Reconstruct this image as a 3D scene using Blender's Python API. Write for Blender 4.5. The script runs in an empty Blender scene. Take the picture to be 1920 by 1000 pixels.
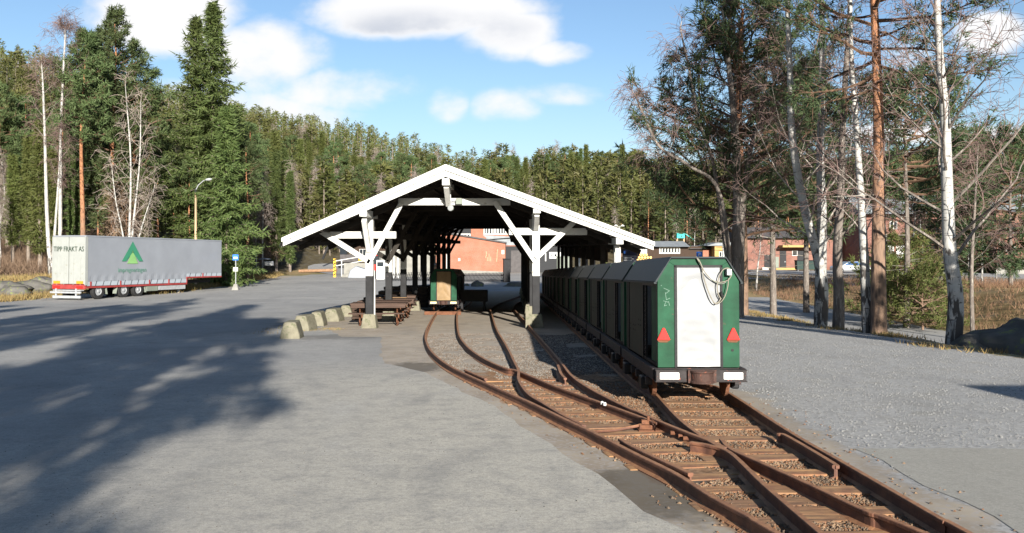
import bpy, math, random
import numpy as np
from mathutils import Vector, Matrix, noise as mnoise
from mathutils.geometry import delaunay_2d_cdt
SC = bpy.context.scene
COL = SC.collection
PI = math.pi
CAMZ = 1.7
F = 1600.0
HY = 465.0
def P(px, py, Y): return ((px-960)/F*Y, Y, CAMZ-(py-HY)/F*Y)
def sst(a, b, x):
    t = min(1.0, max(0.0, (x-a)/(b-a))) if b != a else float(x > a)
    return t*t*(3-2*t)
def interp(x, xs, ys):
    if x <= xs[0]: return ys[0]
    for i in range(1, len(xs)):
        if x <= xs[i]:
            t = (x-xs[i-1])/(xs[i]-xs[i-1]); return ys[i-1]*(1-t)+ys[i]*t
    return ys[-1]
U_ = [(-400-960)/F, (0-960)/F, (230-960)/F, (450-960)/F, (700-960)/F, (850-960)/F, (930-960)/F, (1060-960)/F, (1180-960)/F, (1240-960)/F, (1500-960)/F, (1750-960)/F, (1920-960)/F, (2300-960)/F]
HD = [420, 430, 430, 450, 450, 420, 330, 260, 240, 240, 250, 260, 260, 260]
HZ = [98, 84, 68, 57, 47, 33, 22, 16, 12, 10, 10, 16, 19, 22]
HS = [75, 78, 82, 95, 150, 150, 145, 140, 140, 140, 145, 140, 130, 120]
RX = [0, 20, 30, 60, 100, 200]
def g(x, y):
    if y < 0: z = 0.0
    elif y < 50: z = -0.03*y
    elif y < 54: z = -1.5-0.03*(y-50)+0.03*(y-50)**2/8
    else: z = -1.56
    if x > 10.2:
        rz = -2.25 if y > 20 else -2.25*sst(2, 20, y)-0.0
        e = 10.2+0.35*math.sin(y*0.37)+0.2*math.sin(y*1.1+1)
        t = sst(e, 13.8, x)
        z = z*(1-t)+rz*t
        if x > 20.7:
            top = -1.3+0.9*sst(70, 40, y)
            z = rz+(top-rz)*sst(20.7, 26.5, x)
    if y > 0 and x < -20:
        # dry verge on the left rising a little
        lim = -30.5 if y < 60 else interp(y, [60, 75, 95, 130], [-29, -27, -30, -34])
        z += 0.9*sst(lim, lim-9, x)*sst(20, 45, y)
    if y > 60:
        u = x/y
        if -0.5 < u < 0.02:
            z += .45*sst(112, 150, y)*sst(0.02, -0.05, u)
        hs = interp(u, U_, HS); hd = interp(u, U_, HD); hz = interp(u, U_, HZ)
        if y > hs:
            t = (y-hs)/(hd-hs)
            if t < 1: k = 0.35*t+0.65*t*t*(3-2*t)
            else: k = max(0.0, 1-(t-1)*0.5)
            z += (hz+1.5)*k
            z += 1.5*mnoise.noise(Vector((x*0.02, y*0.02, 0)))*min(1, (y-hs)/40)
    return z
def G(px, py, h=0.0):
    lo, hi = 3.0, 400.0
    u = (px-960)/F; v = (py-HY)/F
    # first Y where the ray dips to the ground
    Y = lo; prev = lo
    while Y < hi:
        if CAMZ-v*Y <= g(u*Y, Y)+h: break
        prev = Y; Y += 0.5 if Y < 60 else 1.5
    a, b = prev, Y
    for _ in range(30):
        m = (a+b)/2
        if CAMZ-v*m <= g(u*m, m)+h: b = m
        else: a = m
    return (u*b, b, g(u*b, b)+h)
# ---------------------------------------------------------------- mesh collector
class MB:
    def __init__(s): s.V = []; s.n = 0; s.Fq = []; s.mats = []
    def add(s, v, f, mi=0):
        v = np.asarray(v, float).reshape(-1, 3); f = np.asarray(f, int)
        if len(f) == 0: return
        s.V.append(v); s.Fq.append((f+s.n, mi)); s.n += len(v)
    def faces(s, v, fl, mi=0):
        v = np.asarray(v, float).reshape(-1, 3); s.V.append(v)
        for f in fl: s.Fq.append((np.asarray([f])+s.n, mi))
        s.n += len(v)
    def box(s, c, sz, rot=None, mi=0, taper=None):
        x, y, z = sz[0]/2, sz[1]/2, sz[2]/2
        tx, ty = taper if taper else (1, 1)
        v = np.array([(-x,-y,-z),(x,-y,-z),(x,y,-z),(-x,y,-z),(-x*tx,-y*ty,z),(x*tx,-y*ty,z),(x*tx,y*ty,z),(-x*tx,y*ty,z)])
        if rot is not None:
            R = np.array(rot.to_3x3()) if hasattr(rot, 'to_3x3') else np.array(Matrix.Rotation(rot, 3, 'Z'))
            v = v @ R.T
        s.add(v+np.array(c), [(0,3,2,1),(4,5,6,7),(0,1,5,4),(1,2,6,5),(2,3,7,6),(3,0,4,7)], mi)
    def b2(s, x0, x1, y0, y1, z0, z1, mi=0):
        s.box(((x0+x1)/2, (y0+y1)/2, (z0+z1)/2), (abs(x1-x0), abs(y1-y0), abs(z1-z0)), None, mi)
    def bar(s, p0, p1, w, h, mi=0, up=(0, 0, 1)):
        p0 = Vector(p0); p1 = Vector(p1); d = p1-p0; L = d.length; d.normalize()
        u = Vector(up)
        if abs(d.dot(u)) > 0.99: u = Vector((0, 1, 0))
        sx = d.cross(u).normalized(); sz = sx.cross(d).normalized()
        M = Matrix((sx, d, sz)).transposed()
        s.box((p0+p1)/2, (w, L, h), M, mi)
    def prism(s, prof, a0, a1, axis='y', mi=0):
        n = len(prof); v = []
        for a in (a0, a1):
            for p in prof:
                v.append({'y': (p[0], a, p[1]), 'x': (a, p[0], p[1]), 'z': (p[0], p[1], a)}[axis])
        fl = [tuple(range(n))[::-1], tuple(range(n, 2*n))]+[(i, (i+1) % n, n+(i+1) % n, n+i) for i in range(n)]
        s.faces(v, fl, mi)
    def tube(s, pts, rad, k=8, mi=0, cap=True):
        pts = np.asarray(pts, float); m = len(pts)
        rad = np.full(m, rad) if np.isscalar(rad) else np.asarray(rad, float)
        d = np.gradient(pts, axis=0); d /= (np.linalg.norm(d, axis=1, keepdims=True)+1e-9)
        ref = np.array([0.31, 0.95, 0.05]) if abs(d[0][2]) > 0.6 else np.array([0, 0, 1.0])
        a = np.cross(d, ref); a /= (np.linalg.norm(a, axis=1, keepdims=True)+1e-9); b = np.cross(d, a)
        an = np.arange(k)*2*PI/k
        v = pts[:, None, :]+rad[:, None, None]*(np.cos(an)[None, :, None]*a[:, None, :]+np.sin(an)[None, :, None]*b[:, None, :])
        i = np.arange(m-1)[:, None]*k; j = np.arange(k)[None, :]; j2 = (j+1) % k
        f = np.stack([i+j, i+j2, i+k+j2, i+k+j], -1).reshape(-1, 4)
        base = s.n
        s.add(v.reshape(-1, 3), f, mi)
        if cap:
            s.Fq.append((np.array([list(range(k))])+base, mi)); s.Fq.append((np.array([list(range(k))[::-1]])+base+(m-1)*k, mi))
    def lathe(s, c, prof, k=16, axis='z', mi=0):
        v = []
        for r, h in prof:
            for j in range(k):
                a = 2*PI*j/k; q = (r*math.cos(a), r*math.sin(a))
                v.append({'z': (c[0]+q[0], c[1]+q[1], c[2]+h), 'x': (c[0]+h, c[1]+q[0], c[2]+q[1]), 'y': (c[0]+q[0], c[1]+h, c[2]+q[1])}[axis])
        fl = []
        for i in range(len(prof)-1):
            for j in range(k): fl.append((i*k+j, i*k+(j+1) % k, (i+1)*k+(j+1) % k, (i+1)*k+j))
        fl.append(tuple(range(k))[::-1]); fl.append(tuple(range((len(prof)-1)*k, len(prof)*k)))
        s.faces(v, fl, mi)
    def cones(s, p0, p1, r0, r1, k=3, mi=0):
        p0 = np.asarray(p0, float).reshape(-1, 3); p1 = np.asarray(p1, float).reshape(-1, 3)
        if len(p0) == 0: return
        r0 = np.asarray(r0, float); r1 = np.asarray(r1, float)
        d = p1-p0; d /= (np.linalg.norm(d, axis=1, keepdims=True)+1e-9)
        ref = np.where(np.abs(d[:, 2:3]) > 0.8, np.array([[1.0, 0, 0]]), np.array([[0, 0, 1.0]]))
        a = np.cross(d, ref); a /= (np.linalg.norm(a, axis=1, keepdims=True)+1e-9); b = np.cross(d, a)
        an = np.arange(k)*2*PI/k; c = np.cos(an)[None, :, None]; q = np.sin(an)[None, :, None]
        ring = c*a[:, None, :]+q*b[:, None, :]
        v = np.concatenate([p0[:, None, :]+r0[:, None, None]*ring, p1[:, None, :]+r1[:, None, None]*ring], 1)
        j = np.arange(k); f1 = np.stack([j, (j+1) % k, k+(j+1) % k, k+j], -1)
        f = (np.arange(len(p0))*2*k)[:, None, None]+f1[None]
        s.add(v.reshape(-1, 3), f.reshape(-1, 4), mi)
    def tris(s, a, b, c, mi=0):
        n = len(a)
        if n == 0: return
        v = np.stack([a, b, c], 1).reshape(-1, 3)
        s.add(v, np.arange(3*n).reshape(n, 3), mi)
    def mesh(s, name, mats, smooth=False, off=None):
        V = np.concatenate(s.V) if s.V else np.zeros((0, 3))
        if off is not None: V = V-np.array(off)
        me = bpy.data.meshes.new(name)
        nf = sum(len(f) for f, _ in s.Fq)
        me.vertices.add(len(V)); me.vertices.foreach_set('co', V.astype(np.float32).ravel())
        loops = np.concatenate([f.ravel() for f, _ in s.Fq]) if nf else np.zeros(0, int)
        tot = np.concatenate([np.full(len(f), f.shape[1]) for f, _ in s.Fq])
        mi = np.concatenate([np.full(len(f), m) for f, m in s.Fq])
        st = np.concatenate([[0], np.cumsum(tot)[:-1]])
        me.loops.add(len(loops)); me.loops.foreach_set('vertex_index', loops.astype(np.int32))
        me.polygons.add(nf); me.polygons.foreach_set('loop_start', st.astype(np.int32))
        me.polygons.foreach_set('loop_total', tot.astype(np.int32))
        me.polygons.foreach_set('material_index', mi.astype(np.int32))
        me.polygons.foreach_set('use_smooth', np.full(nf, bool(smooth)))
        me.update(calc_edges=True); me.validate()
        for m in (mats if isinstance(mats, (list, tuple)) else [mats]): me.materials.append(m)
        return me
    def build(s, name, mats, parent=None, smooth=False, world=False, bevel=0):
        off = None
        if parent is not None and world: off = parent.location
        o = bpy.data.objects.new(name, s.mesh(name, mats, smooth, off)); COL.objects.link(o)
        if parent is not None: o.parent = parent
        if bevel:
            bm = o.modifiers.new('bevel', 'BEVEL'); bm.width = bevel; bm.segments = 2; bm.limit_method = 'ANGLE'; bm.angle_limit = 0.6
        return o
def tag(o, label=None, cat=None, group=None, kind=None):
    if label: o['label'] = label
    if cat: o['category'] = cat
    if group: o['group'] = group
    if kind: o['kind'] = kind
    return o
def empty(name, loc, label, cat, group=None, rot=(0, 0, 0)):
    o = bpy.data.objects.new(name, None); COL.objects.link(o); o.location = loc; o.rotation_euler = rot
    o.empty_display_size = 0.3
    return tag(o, label, cat, group)
KIDS = {}
def copy_tree(o, loc, rotz=None, label=None, scale=None, group=None):
    def kids(p): return [c for c in ALLC if c.parent == p]
    ALLC = list(o.children)
    c = o.copy(); COL.objects.link(c); c.location = loc
    if rotz is not None: c.rotation_euler[2] = rotz
    if scale is not None: c.scale = (scale,)*3 if np.isscalar(scale) else scale
    if label: c['label'] = label
    if group: c['group'] = group
    for ch in o.children:
        k = ch.copy(); COL.objects.link(k); k.parent = c
        for gg in ch.children:
            q = gg.copy(); COL.objects.link(q); q.parent = k
    return c
# ---------------------------------------------------------------- materials
class N:
    def __init__(s, name):
        s.m = bpy.data.materials.new(name); s.m.use_nodes = True; s.t = s.m.node_tree; s.n = s.t.nodes; s.l = s.t.links
        s.b = s.n['Principled BSDF']; s.tc = s.n.new('ShaderNodeTexCoord'); s.out = s.n['Material Output']
        s.b.inputs['Roughness'].default_value = 0.8
        s.co = s.tc.outputs['Object']
    def put(s, sock, v):
        if isinstance(v, bpy.types.NodeSocket): s.l.new(v, sock)
        elif isinstance(v, (tuple, list)) and len(v) == 3 and sock.type == 'RGBA': sock.default_value = (*v, 1)
        else: sock.default_value = v
    def pos(s): return s.n.new('ShaderNodeNewGeometry').outputs['Position']
    def noise(s, scale, detail=4, co=None, dist=0, vs=None, rough=0.55):
        n = s.n.new('ShaderNodeTexNoise'); n.inputs['Scale'].default_value = scale; n.inputs['Detail'].default_value = detail
        n.inputs['Distortion'].default_value = dist; n.inputs['Roughness'].default_value = rough
        co = co or s.co
        if vs: co = s.vmul(co, vs)
        s.l.new(co, n.inputs['Vector']); return n.outputs['Fac']
    def vor(s, scale, co=None, feat='F1', out='Distance', vs=None):
        n = s.n.new('ShaderNodeTexVoronoi'); n.feature = feat; n.inputs['Scale'].default_value = scale
        co = co or s.co
        if vs: co = s.vmul(co, vs)
        s.l.new(co, n.inputs['Vector']); return n.outputs[out]
    def vmul(s, co, v):
        n = s.n.new('ShaderNodeVectorMath'); n.operation = 'MULTIPLY'; s.l.new(co, n.inputs[0]); n.inputs[1].default_value = v; return n.outputs[0]
    def ramp(s, x, a, b, lo=0.0, hi=1.0, smooth=False):
        n = s.n.new('ShaderNodeMapRange'); s.put(n.inputs[0], x)
        n.inputs[1].default_value = a; n.inputs[2].default_value = b; n.inputs[3].default_value = lo; n.inputs[4].default_value = hi
        if smooth: n.interpolation_type = 'SMOOTHSTEP'
        return n.outputs[0]
    def math(s, op, a, b=0.0):
        n = s.n.new('ShaderNodeMath'); n.operation = op; s.put(n.inputs[0], a); s.put(n.inputs[1], b); return n.outputs[0]
    def mix(s, f, a, b, mode='MIX'):
        n = s.n.new('ShaderNodeMix'); n.data_type = 'RGBA'; n.blend_type = mode
        s.put(n.inputs[0], f); s.put(n.inputs[6], a); s.put(n.inputs[7], b); return n.outputs[2]
    def sep(s, co, i):
        n = s.n.new('ShaderNodeSeparateXYZ'); s.l.new(co, n.inputs[0]); return n.outputs[i]
    def comb(s, x, y, z):
        n = s.n.new('ShaderNodeCombineXYZ'); s.put(n.inputs[0], x); s.put(n.inputs[1], y); s.put(n.inputs[2], z); return n.outputs[0]
    def bump(s, h, strength=0.5, dist=0.02):
        n = s.n.new('ShaderNodeBump'); n.inputs['Strength'].default_value = strength; n.inputs['Distance'].default_value = dist
        s.l.new(h, n.inputs['Height']); s.l.new(n.outputs[0], s.b.inputs['Normal'])
    def attr(s, name):
        n = s.n.new('ShaderNodeAttribute'); n.attribute_name = name; return n.outputs['Fac']
    def rnd(s): return s.n.new('ShaderNodeObjectInfo').outputs['Random']
    def col(s, v): s.put(s.b.inputs['Base Color'], v)
    def rough(s, v): s.put(s.b.inputs['Roughness'], v)
def simple(name, c, rough=0.7, var=0.25, scale=6, bump=0.0, metal=0, c2=None, thr=None, vs=None, bscale=None, spec=None):
    """plain painted / raw surface with mottling, optional second-colour patches (wear, rust, dirt)"""
    s = N(name)
    d = tuple(max(0, x*(1-var)) for x in c); u = tuple(min(1, x*(1+var*0.7)) for x in c)
    n1 = s.noise(scale, 5, vs=vs)
    base = s.mix(s.ramp(n1, 0.3, 0.7), d, u)
    if c2:
        n2 = s.noise(scale*2.3, 8, vs=vs, rough=0.7)
        base = s.mix(s.ramp(n2, thr or 0.58, (thr or 0.58)+0.06), base, c2)
    s.col(base); s.rough(rough); s.b.inputs['Metallic'].default_value = metal
    s.b.inputs['Specular IOR Level'].default_value = spec if spec is not None else (.5 if rough < .3 else .12)
    if bump: s.bump(s.noise(bscale or scale*4, 6, vs=vs), bump, 0.02)
    return s.m
M = {}
def foliage(name, c1, c2, c3, scale=0.9, trans=0.3):
    s = N(name); p = s.pos()
    n1 = s.noise(scale, 3, co=p); n2 = s.noise(scale*6, 2, co=p)
    r = s.rnd()
    a = s.mix(s.ramp(n1, 0.35, 0.65), c1, c2); a = s.mix(s.ramp(n2, 0.45, 0.75), a, c3)
    h = s.n.new('ShaderNodeHueSaturation'); s.l.new(a, h.inputs['Color'])
    s.l.new(s.ramp(r, 0, 1, 0.75, 1.3), h.inputs['Value']); s.l.new(s.ramp(r, 0, 1, 0.485, 0.51), h.inputs['Hue'])
    a = h.outputs[0]
    s.col(a); s.rough(0.65); s.b.inputs['Specular IOR Level'].default_value = 0.25
    tr = s.n.new('ShaderNodeBsdfTranslucent'); s.l.new(a, tr.inputs[0]); mx = s.n.new('ShaderNodeMixShader'); mx.inputs[0].default_value = trans
    s.l.new(s.b.outputs[0], mx.inputs[1]); s.l.new(tr.outputs[0], mx.inputs[2]); s.l.new(mx.outputs[0], s.out.inputs[0])
    return s.m
M['spruce'] = foliage('spruce_needles', (.045, .070, .020), (.075, .105, .030), (.105, .125, .040))
M['spruce_yellow'] = foliage('spruce_needles_olive', (.060, .080, .020), (.100, .120, .032), (.13, .13, .045))
M['pine'] = foliage('pine_needles', (.050, .080, .030), (.080, .115, .042), (.11, .14, .055))
M['pine_dark'] = foliage('pine_needles_dark', (.030, .050, .022), (.052, .078, .032), (.075, .10, .042))
M['forest'] = foliage('hill_forest', (.042, .056, .014), (.088, .098, .026), (.115, .105, .040), scale=0.05, trans=0.2)
M['brush'] = foliage('brown_brush', (.10, .065, .045), (.15, .10, .065), (.18, .13, .08), trans=0.1)
def bark_birch():
    s = N('birch_bark'); z = s.sep(s.co, 2)
    lent = s.noise(1.0, 4, vs=(5, 5, 22)); f1 = s.ramp(lent, 0.60, 0.66)
    fis = s.noise(1.0, 5, vs=(7, 7, 1.6), dist=1.0)
    low = s.ramp(z, 0.3, 3.6, 0.16, -0.12)
    f2 = s.ramp(s.math('ADD', fis, low), 0.56, 0.62)
    base = s.mix(s.ramp(s.noise(2.2, 3), 0.3, 0.7), (.23, .22, .20), (.38, .37, .345))
    c = s.mix(f1, base, (.07, .06, .055)); c = s.mix(f2, c, (.045, .038, .033))
    s.col(c); s.rough(0.75); s.bump(fis, 0.5, 0.03); return s.m
M['birch'] = bark_birch()
M['birch_limb'] = simple('birch_limb_bark', (.25, .22, .19), 0.8, 0.4, 5, 0, c2=(.10, .08, .07), thr=0.54)
M['twig'] = simple('birch_twigs', (.13, .088, .078), 0.8, 0.3, 2)
M['twig_pale'] = simple('pale_bare_twigs', (.20, .165, .14), 0.8, 0.3, 2)
M['dead'] = simple('dead_grey_twigs', (.22, .20, .17), 0.8, 0.3, 2)
def bark_pine():
    s = N('pine_bark'); z = s.sep(s.co, 2)
    pl = s.vor(5.0, vs=(2.0, 2.0, 0.55)); n = s.noise(3, 5)
    t = s.ramp(s.math('ADD', z, s.ramp(n, 0, 1, -2.5, 2.5)), 2.5, 7.5)
    lowc = s.mix(s.ramp(pl, 0.1, 0.5), (.05, .034, .026), (.16, .10, .065))
    upc = s.mix(s.ramp(pl, 0.1, 0.45), (.13, .055, .025), (.28, .122, .055))
    s.col(s.mix(t, lowc, upc)); s.rough(0.85); s.bump(pl, 0.8, 0.04); return s.m
M['pine_bark'] = bark_pine()
M['pine_limb'] = simple('pine_limb_bark', (.12, .075, .05), 0.9, 0.4, 4, c2=(.30, .15, .08), thr=.60)
M['spruce_bark'] = simple('spruce_bark', (.17, .14, .115), 0.9, 0.35, 5, 0.5, vs=(1, 1, .4))
M['grey_bark'] = simple('grey_rough_bark', (.13, .11, .095), 0.9, 0.45, 4, 0.9, c2=(.24, .22, .19), thr=0.55, vs=(2, 2, .4))
M['white_wood'] = simple('white_painted_timber', (.50, .50, .47), 0.6, 0.12, 3, 0.25, c2=(.30, .28, .24), thr=0.585, vs=(1, 1, 1))
M['black_wood'] = simple('black_painted_timber', (.018, .018, .019), 0.6, 0.3, 4, 0.25, c2=(.07, .065, .06), thr=0.63)
M['dark_wood'] = simple('dark_roof_boards', (.030, .026, .022), 0.8, 0.3, 3, 0.3)
M['shed_side'] = simple('dark_timber', (.028, .024, .020), 0.8, 0.3, 3, 0.3)
M['brown_wood'] = simple('brown_bench_wood', (.065, .042, .032), 0.75, 0.3, 5, 0.3, vs=(.3, 4, 4))
M['pale_wood'] = simple('pale_bare_wood', (.30, .19, .10), 0.8, 0.25, 5, 0.3, vs=(.3, 4, 4))
M['rust'] = simple('rusty_steel', (.13, .058, .032), 0.8, 0.35, 9, 0.5, c2=(.09, .04, .027), thr=0.55)
M['oldrust'] = simple('dark_worn_rust', (.055, .032, .026), 0.7, 0.4, 7, 0.3, c2=(.16, .055, .035), thr=0.58)
def m_rail():
    s = N('rusty_rail'); nz = s.sep(s.n.new('ShaderNodeNewGeometry').outputs['True Normal'], 2); n = s.noise(9, 6); n2 = s.noise(40, 4)
    side = s.mix(s.ramp(n, .4, .65), (.085, .036, .022), (.15, .062, .032)); top = s.mix(s.ramp(n, .35, .65), (.20, .09, .04), (.31, .15, .068)); top = s.mix(s.ramp(n2, .5, .7, 0, .5), top, (.16, .07, .04))  # side shade painted into the grimy web colour; wheel-worn top lighter
    s.col(s.mix(s.ramp(nz, .6, .9), side, top)); s.rough(.75); s.bump(n2, .3, .01); return s.m
M['rail'] = m_rail()
def sleeper():
    s = N('rust_stained_sleeper'); n = s.noise(1.0, 6, vs=(2.5, 22, 22)); n2 = s.noise(3, 4)
    c = s.mix(s.ramp(n, 0.3, 0.7), (.20, .10, .045), (.42, .23, .095)); c = s.mix(s.ramp(n2, 0.42, 0.6), c, (.19, .085, .04))
    c = s.mix(s.ramp(s.rnd(), 0.0, 1.0, 0.0, 0.5), c, (.13, .08, .05))
    s.col(c); s.rough(0.85); s.bump(n, 0.6, 0.02); return s.m
M['sleeper'] = sleeper()
M['concrete'] = simple('weathered_concrete', (.16, .148, .108), 0.9, 0.22, 5, 0.5, c2=(.095, .10, .06), thr=0.54)
M['concrete_grey'] = simple('grey_concrete', (.20, .195, .175), 0.9, 0.2, 2, 0.4, c2=(.25, .24, .22), thr=0.62)
M['rock'] = simple('lichened_rock', (.10, .095, .085), 0.9, 0.4, 1.5, 0.9, c2=(.15, .17, .06), thr=0.56, bscale=5)
M['green'] = simple('green_wagon_paint', (.010, .052, .026), 0.6, 0.4, 3.5, 0.15, c2=(.075, .05, .035), thr=0.625)
M['panel'] = simple('dark_wagon_side_panel', (.017, .021, .015), 0.6, 0.3, 1.6, 0.1, c2=(.032, .024, .016), thr=0.58, vs=(1, 1, .5))
M['wroof'] = simple('dark_wagon_roof_sheet', (.020, .026, .028), 0.55, 0.25, 3, 0.15, c2=(.05, .05, .05), thr=0.66, vs=(.6, 6, .6))
M['black'] = simple('black_steel', (.014, .014, .015), 0.5, 0.3, 6, 0.1)
M['rubber'] = simple('black_rubber', (.022, .022, .022), 0.85, 0.2, 6)
M['bumper'] = simple('worn_bumper_paint', (.030, .026, .026), 0.6, 0.3, 8, 0.3, c2=(.34, .10, .065), thr=0.60)
M['tarp'] = simple('white_tarpaulin', (.225, .231, .236), 0.33, 0.05, 1.5, 0.15)
M['tan_tarp'] = simple('tan_tarpaulin', (.20, .135, .07), 0.42, 0.2, 4, 0.2)
M['reflector'] = simple('white_reflector', (.85, .85, .83), 0.4, 0.03, 3)
M['yellow_reflector'] = simple('pale_yellow_reflector', (.75, .66, .33), 0.4, 0.1, 8)
M['red'] = simple('red_triangle_reflector', (.50, .022, .018), 0.3, 0.12, 14)
M['redsteel'] = simple('red_chassis_paint', (.22, .036, .034), 0.5, 0.2, 3, c2=(.30, .17, .15), thr=0.62)
M['cable'] = simple('grey_cable', (.19, .175, .14), 0.6, 0.15, 8)
M['steel'] = simple('galvanised_steel', (.26, .27, .275), 0.55, 0.2, 4)
M['white'] = simple('white_paint', (.48, .48, .46), 0.5, 0.05, 2)
M['curtain'] = simple('silver_grey_curtain', (.235, .25, .275), 0.45, 0.08, 0.7, 0.1, bscale=3, metal=0.25)
M['curtain_low'] = simple('pale_grey_curtain', (.27, .30, .33), 0.4, 0.08, 1.5)
M['door_white'] = simple('dirty_white_doors', (.24, .25, .235), 0.5, 0.08, 2.0, c2=(.20, .195, .16), thr=0.60)
M['orange'] = simple('orange_reflector', (.60, .20, .02), 0.4, 0.1, 8)
M['grn_ink'] = simple('green_print', (.035, .17, .10), 0.5, 0.08, 2)
M['lime_ink'] = simple('light_green_print', (.17, .33, .12), 0.5, 0.08, 2)
M['ink'] = simple('dark_green_lettering', (.035, .055, .04), 0.5, 0.1, 2)
M['soft_ink'] = simple('faded_green_lettering', (.10, .20, .16), 0.5, 0.1, 2)
M['scratch'] = simple('scratched_paint', (.13, .20, .16), 0.6, 0.2, 20)
M['pole_wood'] = simple('pale_wooden_pole', (.42, .30, .19), 0.85, 0.2, 5, 0.3, vs=(2, 2, .3))
M['blue'] = simple('blue_sign', (.03, .14, .50), 0.4, 0.08, 3)
M['yellow'] = simple('yellow_paint', (.75, .45, .04), 0.5, 0.1, 4)
M['glass_dark'] = simple('dark_window_glass', (.02, .025, .03), 0.08, 0.1, 2)
M['wall_dark'] = simple('black_stained_boards', (.030, .031, .033), 0.8, 0.2, 4, 0.4, vs=(.3, .3, 8))
M['wall_brown'] = simple('dark_brown_boards', (.045, .030, .022), 0.8, 0.25, 4, 0.4, vs=(8, 8, .3))
M['roof_grey'] = simple('grey_roof_felt', (.20, .215, .225), 0.8, 0.2, 1.5, 0.2)
M['roof_dark'] = simple('dark_roof', (.075, .07, .07), 0.8, 0.25, 2, 0.3)
M['ochre'] = simple('ochre_render', (.32, .22, .09), 0.8, 0.1, 2)
M['carpaint'] = simple('silver_car_paint', (.42, .44, .46), 0.22, 0.05, 2, metal=0.6)
M['carblue'] = simple('car_glass_blue_reflection', (.04, .10, .26), 0.08, 0.1, 2)  # blue reflection painted into the window colour
M['turq'] = simple('turquoise_plastic', (.03, .36, .34), 0.4, 0.1, 2)
M['tracred'] = simple('tractor_red', (.60, .05, .04), 0.45, 0.15, 4)
M['faded'] = simple('faded_pale_brick', (.42, .22, .14), .9, .2, 6)
M['gold'] = simple('fresh_log_ends', (.72, .44, .16), 0.8, 0.2, 7)
M['log'] = simple('log_bark', (.25, .15, .09), 0.9, 0.3, 5, 0.5)
M['bin'] = simple('dark_green_bin', (.018, .035, .030), 0.5, 0.2, 3)
M['plastic_grey'] = simple('grey_green_plastic', (.16, .18, .15), 0.6, 0.15, 3)
M['navy'] = simple('dark_navy_board', (.010, .012, .028), 0.5, 0.1, 3)
M['clay'] = simple('terracotta', (.36, .12, .07), 0.8, 0.1, 3)
M['moss'] = simple('mossy_wood', (.16, .17, .06), 0.9, 0.25, 6, 0.4)
M['bulb'] = simple('clear_lamp_glass', (.22, .23, .23), 0.12, 0.1, 5)
def brick(name, c1, c2, mortar, sc=1.0):
    s = N(name); x = s.math('ADD', s.sep(s.co, 0), s.sep(s.co, 1))
    v = s.comb(x, s.sep(s.co, 2), 0.0)
    b = s.n.new('ShaderNodeTexBrick'); s.l.new(v, b.inputs['Vector'])
    b.inputs['Scale'].default_value = sc; b.inputs['Brick Width'].default_value = 0.25; b.inputs['Row Height'].default_value = 0.077
    b.inputs['Mortar Size'].default_value = 0.010; b.inputs['Color1'].default_value = (*c1, 1); b.inputs['Color2'].default_value = (*c2, 1)
    b.inputs['Mortar'].default_value = (*mortar, 1)
    c = s.mix(s.ramp(s.noise(0.8, 5), 0.35, 0.75, 0, 0.22), b.outputs[0], (.42, .25, .20))
    s.col(c); s.rough(0.9); s.bump(b.outputs['Fac'], 0.3, 0.01); return s.m
M['brick'] = brick('orange_brick', (.27, .070, .028), (.21, .052, .023), (.22, .15, .11))
M['brick_red'] = brick('red_brick', (.165, .052, .034), (.12, .040, .028), (.14, .10, .08))
def corr():
    s = N('corrugated_roof_sheet'); y = s.sep(s.co, 1)
    w = s.math('SINE', s.math('MULTIPLY', y, 2*PI/0.18))
    s.col(s.mix(s.ramp(s.noise(1.2, 5), 0.35, 0.7), (.22, .215, .20), (.32, .31, .29))); s.rough(0.8); s.bump(w, 0.9, 0.03); return s.m
M['corr'] = corr()
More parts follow.
